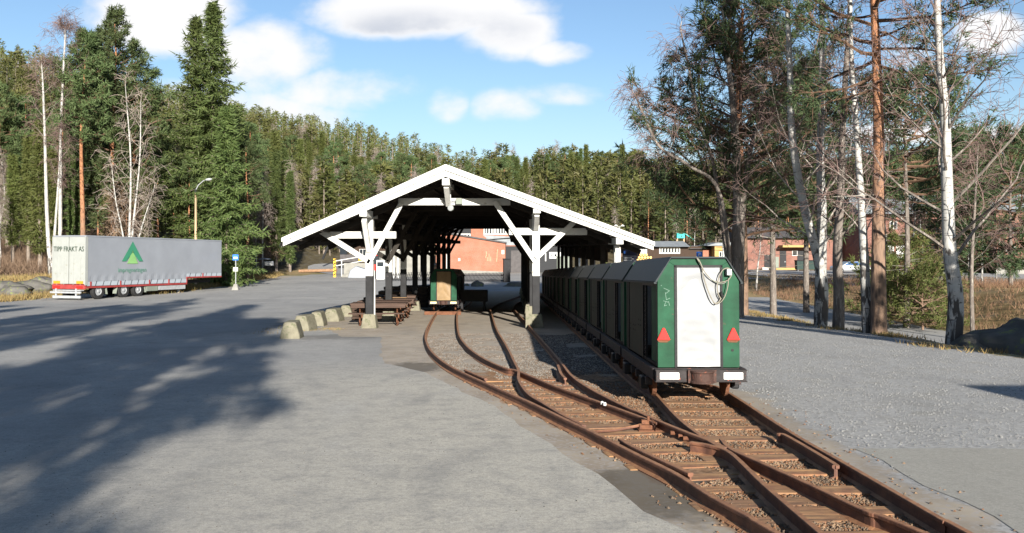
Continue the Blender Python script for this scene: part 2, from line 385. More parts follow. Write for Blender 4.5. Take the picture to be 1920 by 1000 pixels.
# ---- ground sheets
def m_ground():
    s = N('ground_gravel_and_verge'); p = s.pos(); s.co = p
    big = s.noise(0.25, 4); med = s.noise(2.0, 5); st = s.vor(30, out='Color'); stone = s.sep(st, 0); d = s.vor(30)
    st2 = s.sep(s.vor(38, out='Color'), 0)
    grav = s.mix(s.ramp(stone, 0.1, 0.9), (.20, .195, .185), (.36, .35, .33)); grav = s.mix(s.ramp(st2, 0.2, 0.9, 0, .5), grav, (.36, .36, .35))
    grav = s.mix(s.ramp(med, 0.48, 0.72, 0, 0.55), grav, (.23, .215, .18))
    dirt = s.mix(s.ramp(med, 0.3, 0.7), (.25, .205, .155), (.36, .31, .24)); dirt = s.mix(s.ramp(stone, 0.55, 0.95, 0, .8), dirt, (.33, .30, .27))
    rusty = s.mix(s.ramp(stone, 0.1, 0.9), (.10, .060, .038), (.34, .22, .13)); rusty = s.mix(s.ramp(med, 0.40, 0.6, 0, .6), rusty, (.25, .13, .06))
    grass = s.mix(s.ramp(med, 0.35, 0.65), (.20, .135, .060), (.34, .25, .12)); grass = s.mix(s.ramp(big, 0.5, 0.65, 0, 0.6), grass, (.10, .13, .035))
    floor = s.mix(s.ramp(med, 0.35, 0.65), (.055, .042, .026), (.11, .09, .045))
    jit = s.ramp(med, 0.2, 0.8, -0.28, 0.28)
    def msk(a): return s.ramp(s.math('ADD', s.attr(a), jit), 0.42, 0.58)
    c = s.mix(msk('dirt'), grav, dirt); c = s.mix(msk('rusty'), c, rusty); c = s.mix(msk('grass'), c, grass); c = s.mix(msk('floor'), c, floor)
    damp = s.ramp(s.math('ADD', s.attr('damp'), s.ramp(s.noise(5, 5), .2, .8, -.4, .4)), .3, .75)
    c = s.mix(s.math('MULTIPLY', damp, .75), c, (.075, .062, .045))
    c = s.mix(s.ramp(s.noise(1.1, 6, vs=(1, .4, 1)), .5, .7, 0, .35), c, (.17, .165, .155))
    s.col(c); s.rough(0.95); s.b.inputs['Specular IOR Level'].default_value = 0.15
    s.bump(med, 0.15, 0.02); return s.m
M['ground'] = m_ground()
STAINS = [(-6.9, 29.0, 1.1, 2.4, .75), (-4.6, 22.9, 1.3, 1.1, .6), (-1.9, 20.2, .5, .7, .6), (-5.6, 37, 2.2, .8, .35)]
def m_asphalt(name, c1, c2, warm=None, stain=0.5):
    s = N(name); p = s.pos(); s.co = p
    fine = s.noise(90, 3, rough=0.7); med = s.noise(4, 6); big = s.noise(0.16, 4, dist=0.6); agg = s.sep(s.vor(60, out='Color'), 0)
    c = s.mix(s.ramp(big, 0.35, 0.65), c1, c2)
    if warm:
        x = s.sep(p, 0); y = s.sep(p, 1)
        wx = s.ramp(s.math('ADD', x, s.ramp(big, 0, 1, -3, 3)), -6.5, -1.0); wy = s.ramp(s.math('ADD', y, s.ramp(big, 0, 1, -5, 5)), 17.5, 14.0)
        c = s.mix(s.math('MULTIPLY', wx, wy), c, warm)
    c = s.mix(s.ramp(s.noise(0.55, 7, vs=(1, .5, 1), dist=.8), 0.56, 0.70, 0, stain*.8), c, tuple(x*0.70 for x in c1))
    c = s.mix(s.ramp(med, 0.45, 0.75, 0, stain*0.6), c, tuple(x*0.72 for x in c1))
    c = s.mix(s.ramp(s.noise(0.9, 6, vs=(1, .35, 1)), 0.55, 0.72, 0, stain*0.5), c, tuple(x*1.2 for x in c2))
    c = s.mix(s.ramp(agg, 0.80, 0.95, 0, 0.22), c, tuple(min(1, x*1.4) for x in c2))
    c = s.mix(s.ramp(fine, 0.40, 0.62, 0.0, 0.42), c, tuple(x*0.55 for x in c1)); c = s.mix(s.ramp(s.noise(22, 5, rough=.75), 0.45, 0.66, 0.0, 0.48), c, tuple(x*0.6 for x in c1))
    if warm:
        wob = s.ramp(s.noise(1.6, 8, rough=.7), .2, .8, -1.0, 1.0)
        for (cx, cy, rx, ry, k) in STAINS:
            ex = s.math('DIVIDE', s.math('SUBTRACT', x, cx), rx); ey = s.math('DIVIDE', s.math('SUBTRACT', y, cy), ry)
            q = s.math('ADD', s.math('ADD', s.math('MULTIPLY', ex, ex), s.math('MULTIPLY', ey, ey)), wob)
            c = s.mix(s.ramp(q, 1.1, .5, 0, k), c, (.105, .10, .09))
        for (cx, cy, r_) in ((-38, 2, 36), (-38, 2, 34.3), (30, -30, 62), (30, -30, 63.6), (-60, -12, 59), (12, 30, 31)):
            ex = s.math('SUBTRACT', x, cx); ey = s.math('SUBTRACT', y, cy); q = s.math('SQRT', s.math('ADD', s.math('MULTIPLY', ex, ex), s.math('MULTIPLY', ey, ey)))
            q = s.math('ABSOLUTE', s.math('SUBTRACT', q, s.math('ADD', s.ramp(s.noise(.12, 2), 0, 1, -1.5, 1.5), r_)))
            c = s.mix(s.math('MULTIPLY', s.ramp(q, .30, .05, 0, .30), s.ramp(s.noise(.35, 4), .42, .62)), c, tuple(v*.62 for v in c1))
    s.col(c); s.rough(0.9); s.b.inputs['Specular IOR Level'].default_value = 0.25
    s.bump(s.math('ADD', s.math('MULTIPLY', fine, .6), s.math('MULTIPLY', med, 1.2)), 0.35, 0.01); return s.m
M['asphalt'] = m_asphalt('worn_asphalt', (.255, .248, .235), (.355, .343, .315), (.46, .425, .35), .8)
M['road'] = m_asphalt('smooth_road_asphalt', (.29, .285, .275), (.335, .33, .315), None, 0.25)
M['slab'] = m_asphalt('brownish_asphalt_patch', (.30, .285, .245), (.34, .325, .285), None, 0.4)
# ================================================================ SETTING
def axis(segs):
    out = []
    for a, b, st in segs: out += list(np.arange(a, b, st))
    out.append(segs[-1][1]); return np.array(out)
XS = axis([(-700, -120, 20), (-120, -50, 4), (-50, -12, 1.0), (-12, -5, 0.5), (-5, 7, 0.25), (7, 28, 0.5), (28, 60, 1.0), (60, 140, 4), (140, 700, 20)])
YS = axis([(-160, -20, 10), (-20, 2, 2), (2, 26, 0.3), (26, 60, 0.6), (60, 130, 1.5), (130, 300, 5), (300, 1200, 20)])
CC_ = [(1.15, 5.6), (1.9, 3), (4, -3), (6.5, -12)]
AP = [G(x, y)[:2] for x, y in [(1290, 1000), (1210, 960), (1150, 915), (1080, 868), (1010, 820), (940, 770), (870, 735), (800, 700), (716, 682), (714, 632), (640, 632)]]
def catmull(pts, n=8):
    p = [np.array(q, float) for q in pts]; p = [2*p[0]-p[1]]+p+[2*p[-1]-p[-2]]; out = []
    for i in range(1, len(p)-2):
        for k in range(n):
            t = k/n
            out.append(0.5*((2*p[i])+(-p[i-1]+p[i+1])*t+(2*p[i-1]-5*p[i]+4*p[i+1]-p[i+2])*t*t+(-p[i-1]+3*p[i]-3*p[i+1]+p[i+2])*t**3))
    out.append(p[-2]); return np.array(out)
RH = 0.118
def rail_px(px, pre=(), post=()):
    w = [(a, b, g(a, b)+RH) for a, b in pre]+[G(x, y, RH) for x, y in px]+[(a, b, g(a, b)+RH) for a, b in post]
    return w
def ext(path, y1):
    """continue a rail path (ordered far -> near) in a straight line down to y1"""
    a, b = np.array(path[-3]), np.array(path[-1]); d = (b-a)/abs(b[1]-a[1]); t = b[1]-y1
    q = b+d*t; return path+[(q[0], q[1], g(q[0], q[1])+RH)]
A_L = ext(rail_px([(814, 591), (799, 621), (802, 647), (821, 670), (855, 692), (930, 726), (990, 752), (1061, 786), (1117, 812), (1192, 850), (1267, 887), (1335, 930), (1407, 968), (1455, 997)], pre=[(-3.25, 60), (-3.22, 45), (-3.2, 38)]), 2.5)
A_R = rail_px([(857, 587), (859, 621), (874, 647), (904, 670), (945, 689), (971, 695), (1042, 724), (1129, 755), (1198, 780), (1228, 792)], pre=[(-2.3, 60), (-2.27, 45), (-2.26, 38)])
B_L = rail_px([(921, 584), (930, 614), (949, 647), (964, 677), (972, 694), (973, 712), (990, 737), (1020, 756), (1050, 774), (1095, 797)], pre=[(2.0, 66), (0.2, 54), (-.7, 45), (-.95, 38)])
B_R = rail_px([(966, 582), (1005, 625), (1045, 670), (1072, 704), (1110, 730), (1169, 760), (1198, 772), (1227, 785), (1286, 809), (1334, 827), (1360, 839)], pre=[(3.0, 66), (1.15, 54), (.25, 45), (.05, 38)])
C_L = rail_px([(1268, 779), (1307, 811), (1352, 839)], pre=[(1.815, 62), (1.815, 40), (1.815, 20), (1.83, 13), (1.90, 11.6)])
C_R = ext(rail_px([(1354, 729), (1479, 808), (1575, 863), (1671, 918), (1767, 973), (1815, 997)], pre=[(2.765, 62), (2.765, 40), (2.765, 20), (2.765, 13)]), 2.5)
W1 = ext(rail_px([(1295, 828), (1330, 834), (1369, 848), (1431, 906), (1503, 968), (1541, 1000)]), 2.5)
W2 = ext(rail_px([(1353, 823), (1371, 841), (1431, 868), (1527, 911), (1623, 956), (1719, 992)]), 2.5)
G1 = rail_px([(1163, 822), (1190, 838), (1295, 887)])
G2 = rail_px([(1460, 812), (1478, 818), (1560, 866), (1566, 873)])
G3 = rail_px([(872, 693), (911, 710)])
G4 = rail_px([(1046, 684), (1052, 700), (1060, 709)])
def xat(path, y):
    p = sorted((q[1], q[0]) for q in path); return interp(y, [a for a, _ in p], [b for _, b in p])
DP = [G(1235, 922)[:2]+(.55, .75), G(1165, 905)[:2]+(.3, .35), G(775, 690)[:2]+(.45, .9)]
def clamp01(v): return max(0.0, min(1.0, v))
def ground_masks(x, y):
    dirt = rusty = grass = floor = 0.0
    xl = xat(A_L, y); xr = xat(C_R, y)
    if y < 64:
        if x < xr+1.2 and x > -14: dirt = clamp01((x-xl+4.5 if y < 26 else 9)/2)*clamp01((xr+0.9-x)/0.6)
        rusty = clamp01((x-xl+0.15)/0.25)*clamp01((xr+0.25-x)/0.25)*sst(18, 11.5, y)
        dirt *= 0.75 if y < 24 else 1
    else: dirt = 0.6
    if x < -20:
        lim = -30.5 if y < 60 else interp(y, [60, 75, 95, 130], [-24.5, -24.5, -26, -32]); grass = sst(lim+.6, lim-1.2, x)
        if y > 72 and x < lim-5: floor = sst(lim-4, lim-9, x)
    if x > 9.3:
        grass = sst(9.6, 10.6, x)
        if x > 20.5: grass = 1; floor = 0.32 if y < 66 else 0.0
        if y < 24 and x > 10.8 and x < 14: floor = 0.7
    if y > 64 and x > -14:
        grass = max(grass, 0.0 if y < 112 else 1.0)
    if y > 100 and x < 8: grass = 1
    u = x/max(y, 1); hs = interp(u, U_, HS)
    if y > hs-4: floor = max(floor, sst(hs-4, hs+8, y)); grass = 1
    if y < 0: dirt = rusty = 0
    return dirt, rusty, grass, floor
def make_ground():
    nx, ny = len(XS), len(YS)
    V = np.array([(x, y, g(x, y)) for y in YS for x in XS])
    j, i = np.meshgrid(np.arange(ny-1), np.arange(nx-1), indexing='ij'); a = (j*nx+i).ravel()
    b = MB(); b.add(V, np.stack([a, a+1, a+nx+1, a+nx], -1))
    o = b.build('ground', M['ground'], smooth=True); tag(o, kind='structure')
    K = np.array([ground_masks(x, y)+(max([clamp01(1.6-math.hypot((x-a)/c, (y-b_)/d)) for a, b_, c, d in DP]) if -4 < x < 4 and 3 < y < 25 else 0.0,) for y in YS for x in XS], dtype=np.float32)
    for q, nme in enumerate(('dirt', 'rusty', 'grass', 'floor', 'damp')):
        at = o.data.attributes.new(nme, 'FLOAT', 'POINT'); at.data.foreach_set('value', K[:, q].copy())
make_ground()
def inside(poly, x, y):
    c = False; j = len(poly)-1
    for i in range(len(poly)):
        xi, yi = poly[i]; xj, yj = poly[j]
        if (yi > y) != (yj > y) and x < (xj-xi)*(y-yi)/(yj-yi)+xi: c = not c
        j = i
    return c
def sheet(name, poly, off, mat, step=2.0, jit=0.06, seg=0.35, far=40):
    pts = []
    for i in range(len(poly)):
        a = np.array(poly[i]); b = np.array(poly[(i+1) % len(poly)]); L = np.linalg.norm(b-a)
        s = seg if min(a[1], b[1]) < far else 1.5
        n = max(1, int(L/s)); nr = np.array([-(b-a)[1], (b-a)[0]])/max(L, 1e-6)
        for k in range(n):
            q = a+(b-a)*k/n; w = mnoise.noise(Vector((q[0]*1.3, q[1]*1.3, off*100)))+0.5*mnoise.noise(Vector((q[0]*4, q[1]*4, 3)))
            pts.append(q+nr*w*jit*2)
    nb = len(pts); ring = [tuple(p) for p in pts]
    xs = [p[0] for p in ring]; ys = [p[1] for p in ring]
    y = min(ys)+step/2
    while y < max(ys):
        x = min(xs)+step/2
        while x < max(xs):
            if inside(ring, x, y): pts.append(np.array((x, y)))
            x += step
        y += step
    r = delaunay_2d_cdt([Vector((p[0], p[1])) for p in pts], [(i, (i+1) % nb) for i in range(nb)], [list(range(nb))], 1, 1e-4)
    V = [(v[0], v[1], g(v[0], v[1])+off) for v in r[0]]
    b = MB(); tri = [f for f in r[2] if len(f) == 3]; b.add(V, tri)
    o = b.build(name, mat, smooth=True); tag(o, kind='structure'); return o
yard = [(-45, -14), (6.5, -12), (4, -3), (1.9, 3)]+AP+[(-6.6, 29), (-6.9, 63), (9, 66), (9.5, 111), (-10, 112), (-19, 112), (-24.5, 104), (-24.6, 95), (-24, 78), (-22.8, 69), (-28.5, 57.5), (-30.5, 53.5), (-29.5, 47), (-40, 40)]
sheet('asphalt_yard', yard, 0.005, M['asphalt'], 1.5, 0.04)
pr = [G(x, y)[:2] for x, y in [(1604, 842), (1700, 888), (1800, 941), (1925, 1003)]]
sheet('asphalt_patch', [pr[0], pr[1], pr[2], pr[3], (4.6, 3), (10, 3), (10, pr[0][1]-0.15)], 0.004, M['slab'], 0.8, 0.05)
road_c = [(17, -6), (17.3, 10), (17.4, 30), (17.3, 50), (17.2, 70), (16.4, 90), (13, 108), (4, 118)]
def strip(name, c, w, off, mat, step=2.0):
    c = catmull([(a, b) for a, b in c], 6); d = np.gradient(c, axis=0); d /= np.linalg.norm(d, axis=1, keepdims=True)
    nr = np.stack([-d[:, 1], d[:, 0]], 1); L = [tuple(q) for q in c+nr*w/2]; R = [tuple(q) for q in c-nr*w/2]
    return sheet(name, R+L[::-1], off, mat, step, 0.08, 0.8)
strip('road', [(17, -6), (17.3, 10), (17.4, 30), (17.3, 50), (17.2, 68)], 6.4, 0.012, M['road'], 1.5)
strip('side_road', [(-19, 106), (-25.5, 122), (-27, 134), (-21, 142), (-10, 145), (0, 146)], 7.0, 0.05, M['road'], 1.5)
sheet('parking_lot', [(26.6, 66), (33, 62.5), (60, 70), (60, 113.5), (16, 113.5), (22, 100), (26.4, 80)], 0.02, M['road'], 2.0, 0.08)

# ---------------------------------------------------------------- railway tracks
PROF = [(a*.76, b*.908) for a, b in [(-.055, 0), (.055, 0), (.055, .012), (.012, .028), (.010, .092), (.031, .104), (.032, .124), (.026, .130), (-.026, .130), (-.032, .124), (-.031, .104), (-.010, .092), (-.012, .028), (-.055, .012)]]
def sweep(b, path, prof=PROF, n=6, drop=RH, mi=0):
    c = catmull(path, n); d = np.gradient(c, axis=0); d[:, 2] = 0; d /= (np.linalg.norm(d, axis=1, keepdims=True)+1e-9)
    nr = np.stack([d[:, 1], -d[:, 0], np.zeros(len(d))], 1); k = len(prof)
    v = np.array([[c[i]+nr[i]*px+np.array((0, 0, pz-drop)) for px, pz in prof] for i in range(len(c))]).reshape(-1, 3)
    fl = [(i*k+j, i*k+(j+1) % k, (i+1)*k+(j+1) % k, (i+1)*k+j) for i in range(len(c)-1) for j in range(k)]
    b.faces(v[:0], [], mi); base = v
    b.add(v, fl, mi); q = b.n-len(v)
    b.Fq.append((np.array([list(range(k))[::-1]])+q, mi)); b.Fq.append((np.array([list(range(k))])+q+(len(c)-1)*k, mi))
    return c
def rail(name, path, root, label=None):
    b = MB(); sweep(b, path); o = b.build(name, M['rail'], root, world=True)
    if label: o['label'] = label
    return o
SLEEP = []
def sleepers(LL, RR, ys, root, ov=0.04, dz=0.0, yrange=None):
    rng = random.Random(7+len(ys))
    for y in ys:
        xl, xr = xat(LL, y), xat(RR, y); xc = (xl+xr)/2
        sl = (xat(LL, y+.5)+xat(RR, y+.5)-xat(LL, y-.5)-xat(RR, y-.5))/2
        a = -math.atan(sl)*0.75+rng.uniform(-.02, .02); hl = (xr-xl)/2+ov+rng.uniform(-.03, .05); hw = 0.095+rng.uniform(-.01, .015)
        b = MB(); z = 0.008+dz+rng.uniform(-.003, .004)
        b.box((0, 0, -0.05+z), (2*hl, 2*hw, 0.11), a+0.0)
        o = b.build('sleeper', M['sleeper'], root, bevel=0.012); o.location = Vector((xc, y, g(xc, y)))-root.location
        SLEEP.append((xc, y, math.cos(a), math.sin(a), hl, hw))
ta = empty('railway_track', (-1.0, 20, g(-1, 20)), 'rusty narrow railway track leading to the small tan-fronted wagon in the shed', 'railway track', 'rusty narrow tracks running into the shed')
tb = empty('railway_track', (0, 20, g(0, 20)), 'rusty empty track in the middle, joining the left track at the switch', 'railway track', 'rusty narrow tracks running into the shed')
tc = empty('railway_track', (2.3, 14, g(2.3, 14)), 'rusty track under the long row of green wagons, rightmost of three', 'railway track', 'rusty narrow tracks running into the shed')
rail('rail', A_L, ta); rail('rail', A_R, ta); rail('rail', B_L, tb); rail('rail', B_R, tb); rail('rail', C_L, tc); rail('rail', C_R, tc)
rail('wing_rail', W1, tc); rail('wing_rail', W2, tb)
rail('check_rail', G1, ta); rail('check_rail', G2, tc, 'thick upright guard rail beside the right running rail'); rail('check_rail', G3, ta); rail('check_rail', G4, tb)
sleepers(A_L, W2, [y for y in np.arange(4.6, 7.9, .42)], ta)
sleepers(A_L, B_R, [y for y in np.arange(8.1, 13.6, .45)], ta)
sleepers(C_L, C_R, [y for y in np.arange(8.1, 13, .62)], tc, .08, .004)
sleepers(W1, C_R, [y for y in np.arange(4.9, 7.9, .58)], tc, .10, .009)
def switch_gear():
    w = lambda x, y, h: Vector(G(x, y, h))
    b = MB()
    a = w(1096, 811, .05); c = w(1205, 797, .07); b.tube([a, a.lerp(c, .5)+Vector((0, -.02, -.015)), c], .016, 8)
    b.build('tie_rod', M['rail'], ta, world=True, smooth=True)
    b = MB(); q = w(1212, 801, .05); b.box(q, (.16, .10, .06)); b.box(q+Vector((0.0, .02, .05)), (.10, .05, .05)); b.box(q+Vector((.03, -.02, -.03)), (.25, .16, .03))
    b.tube([q+Vector((.02, 0, .07)), q+Vector((.02, 0, .12))], .015, 8)
    b.build('switch_clamp', M['rust'], ta, world=True)
    b = MB(); t = w(1130, 757, .10)
    b.tube([w(1150, 775, .03), w(1200, 790, .05), w(1222, 787, .12), w(1229, 793, .12), w(1229, 808, .03)], .011, 6); b.build('switch_lever', M['rust'], ta, world=True, smooth=True)
    for k, (x, y) in enumerate(((1266, 812), (1281, 818), (1290, 822))):
        b = MB(); p = w(x, y, .06); b.lathe(p+Vector((-.05, 0, 0)), [(.022, 0), (.022, .06)], 10, 'x'); b.build('fishplate_bolt', M['rust'], tb, world=True)
    for x, y in ((1129, 757), (1134, 759)):
        b = MB(); p = w(x, y, .125); b.lathe(p+Vector((0, 0, -.01)), [(.02, 0), (.02, .03), (.008, .04)], 8); b.build('white_bolt_cap', M['white'], ta, world=True)
switch_gear()
# fishplates and spikes along the near rails: small hardware as one part per track
def spikes(root, paths, ys):
    b = MB()
    for p in paths:
        for y in ys:
            x = xat(p, y)
            for s in (-1, 1): b.box((x+s*.065, y+random.uniform(-.03, .03), g(x, y)+.025), (.035, .035, .04))
    b.build('rail_spikes', M['rust'], root, world=True)
random.seed(3)
def stones():
    rg = np.random.default_rng(5); n = 120000
    y = 4.6+(24-4.6)*rg.random(n)**1.5
    al = np.array([xat(A_L, q) for q in np.linspace(4, 25, 120)]); cr = np.array([xat(C_R, q) for q in np.linspace(4, 25, 120)])
    xl = np.interp(y, np.linspace(4, 25, 120), al)-.35; xr = np.interp(y, np.linspace(4, 25, 120), cr)+.75
    x = xl+(xr-xl)*rg.random(n)
    nz = np.array([mnoise.noise(Vector((a*.9, b*.9, 0))) for a, b in zip(x, y)])
    edge = (x < xl+.3) | (x > xr-.55)
    keep = (nz > -0.25) & (~edge | (rg.random(n) < .015))
    for (cx, cy, ca, sa, hl, hw) in SLEEP:
        dx, dy = x-cx, y-cy; u = dx*ca+dy*sa; v = -dx*sa+dy*ca
        keep &= ~((np.abs(u) < hl) & (np.abs(v) < hw*.95) & (rg.random(n) < .86))
    x, y = x[keep], y[keep]; n = len(x)
    z = np.array([g(a, b) for a, b in zip(x, y)])
    r = (.007+.010*rg.random(n)**2)*(1+.0*y)
    o = np.array([(1, 0, 0), (0, 1, 0), (-1, 0, 0), (0, -1, 0), (0, 0, 1), (0, 0, -.4)], float)
    f = np.array([(0, 1, 4), (1, 2, 4), (2, 3, 4), (3, 0, 4)])
    v = o[None]*(1+.45*(rg.random((n, 6, 1))-.5))*r[:, None, None]*np.array([1.25, 1.1, .9])
    an = rg.random(n)*6.28; c, s = np.cos(an)[:, None], np.sin(an)[:, None]
    vx = v[..., 0]*c-v[..., 1]*s; vy = v[..., 0]*s+v[..., 1]*c
    v = np.stack([vx+x[:, None], vy+y[:, None], v[..., 2]+z[:, None]+.003], -1)
    ff = (np.arange(n)*6)[:, None, None]+f[None]
    b = MB(); third = n//3
    vv = v.reshape(-1, 3); b.V.append(vv); b.n = len(vv)
    far_ = (y > 11.5+3*rg.random(n)); cl = np.where(far_, np.where(rg.random(n) < .5, 0, 3), rg.integers(0, 3, n))
    for k in range(4): b.Fq.append((ff[cl == k].reshape(-1, 3), k))
    ms = [simple('ballast_grey', (.115, .085, .062), .9, .35, 3), simple('ballast_brown', (.16, .080, .042), .9, .3, 3), simple('ballast_pale', (.20, .135, .085), .9, .3, 3), simple('ballast_cool', (.17, .155, .135), .9, .35, 3)]
    tag(b.build('ballast_stones', ms), 'loose rusty brown ballast stones between the rails', 'ballast', kind='stuff')
stones()
def yard_gravel():
    rg = np.random.default_rng(9); n = 26000
    y = 7+(30-7)*rg.random(n)**1.4; x = 3.3+ (10.6-3.3)*rg.random(n)
    crr = np.array([xat(C_R, q)+.4 for q in np.linspace(4, 32, 120)]); k = (x > np.interp(y, np.linspace(4, 32, 120), crr)) & (x < .64*y) & ~((y < pr[0][1]+.1) & (x > interp(8, [0, 20], [3.3, 3.3])) & (x > np.interp(y, [q[1] for q in pr][::-1], [q[0] for q in pr][::-1])))
    x, y = x[k], y[k]; n = len(x); z = np.array([g(a, b) for a, b in zip(x, y)]); r = (.006+.010*rg.random(n)**3)
    o = np.array([(1, 0, 0), (0, 1, 0), (-1, 0, 0), (0, -1, 0), (0, 0, 1)], float); f = np.array([(0, 1, 4), (1, 2, 4), (2, 3, 4), (3, 0, 4)])
    v = o[None]*(1+.5*(rg.random((n, 5, 1))-.5))*r[:, None, None]
    v = v+np.stack([x, y, z], -1)[:, None, :]
    b = MB(); b.add(v.reshape(-1, 3), ((np.arange(n)*5)[:, None, None]+f[None]).reshape(-1, 3))
    tag(b.build('gravel', simple('loose_gravel', (.17, .17, .165), .9, .4, 2)), 'loose grey gravel on the open yard right of the wagons', 'gravel', kind='stuff')
yard_gravel()

def yard_grit():
    rg = np.random.default_rng(19); n = 9000; y = 5.2+(26-5.2)*rg.random(n)**1.3; x = -.62*y+(.62*y+1.5)*rg.random(n)
    nz = np.array([mnoise.noise(Vector((a*.5, b*.35, 7))) for a, b in zip(x, y)]); ring = [(a, b) for a, b in yard]
    k = (nz > rg.random(n)*.6-.15); x, y = x[k], y[k]; k = np.array([inside(ring, a, b) for a, b in zip(x, y)]); x, y = x[k], y[k]; n = len(x)
    z = np.array([g(a, b) for a, b in zip(x, y)])+.004; r = .003+.007*rg.random(n)**4
    o = np.array([(1, 0, 0), (0, 1, 0), (-1, 0, 0), (0, -1, 0), (0, 0, 1)], float); f = np.array([(0, 1, 4), (1, 2, 4), (2, 3, 4), (3, 0, 4)])
    v = o[None]*(1+.5*(rg.random((n, 5, 1))-.5))*r[:, None, None]+np.stack([x, y, z], -1)[:, None, :]
    b = MB(); b.add(v.reshape(-1, 3), ((np.arange(n)*5)[:, None, None]+f[None]).reshape(-1, 3))
    tag(b.build('asphalt_grit', simple('dark_grit', (.11, .105, .095), .9, .5, 2)), 'scattered small grit on the worn asphalt of the yard', 'grit', kind='stuff')
yard_grit()
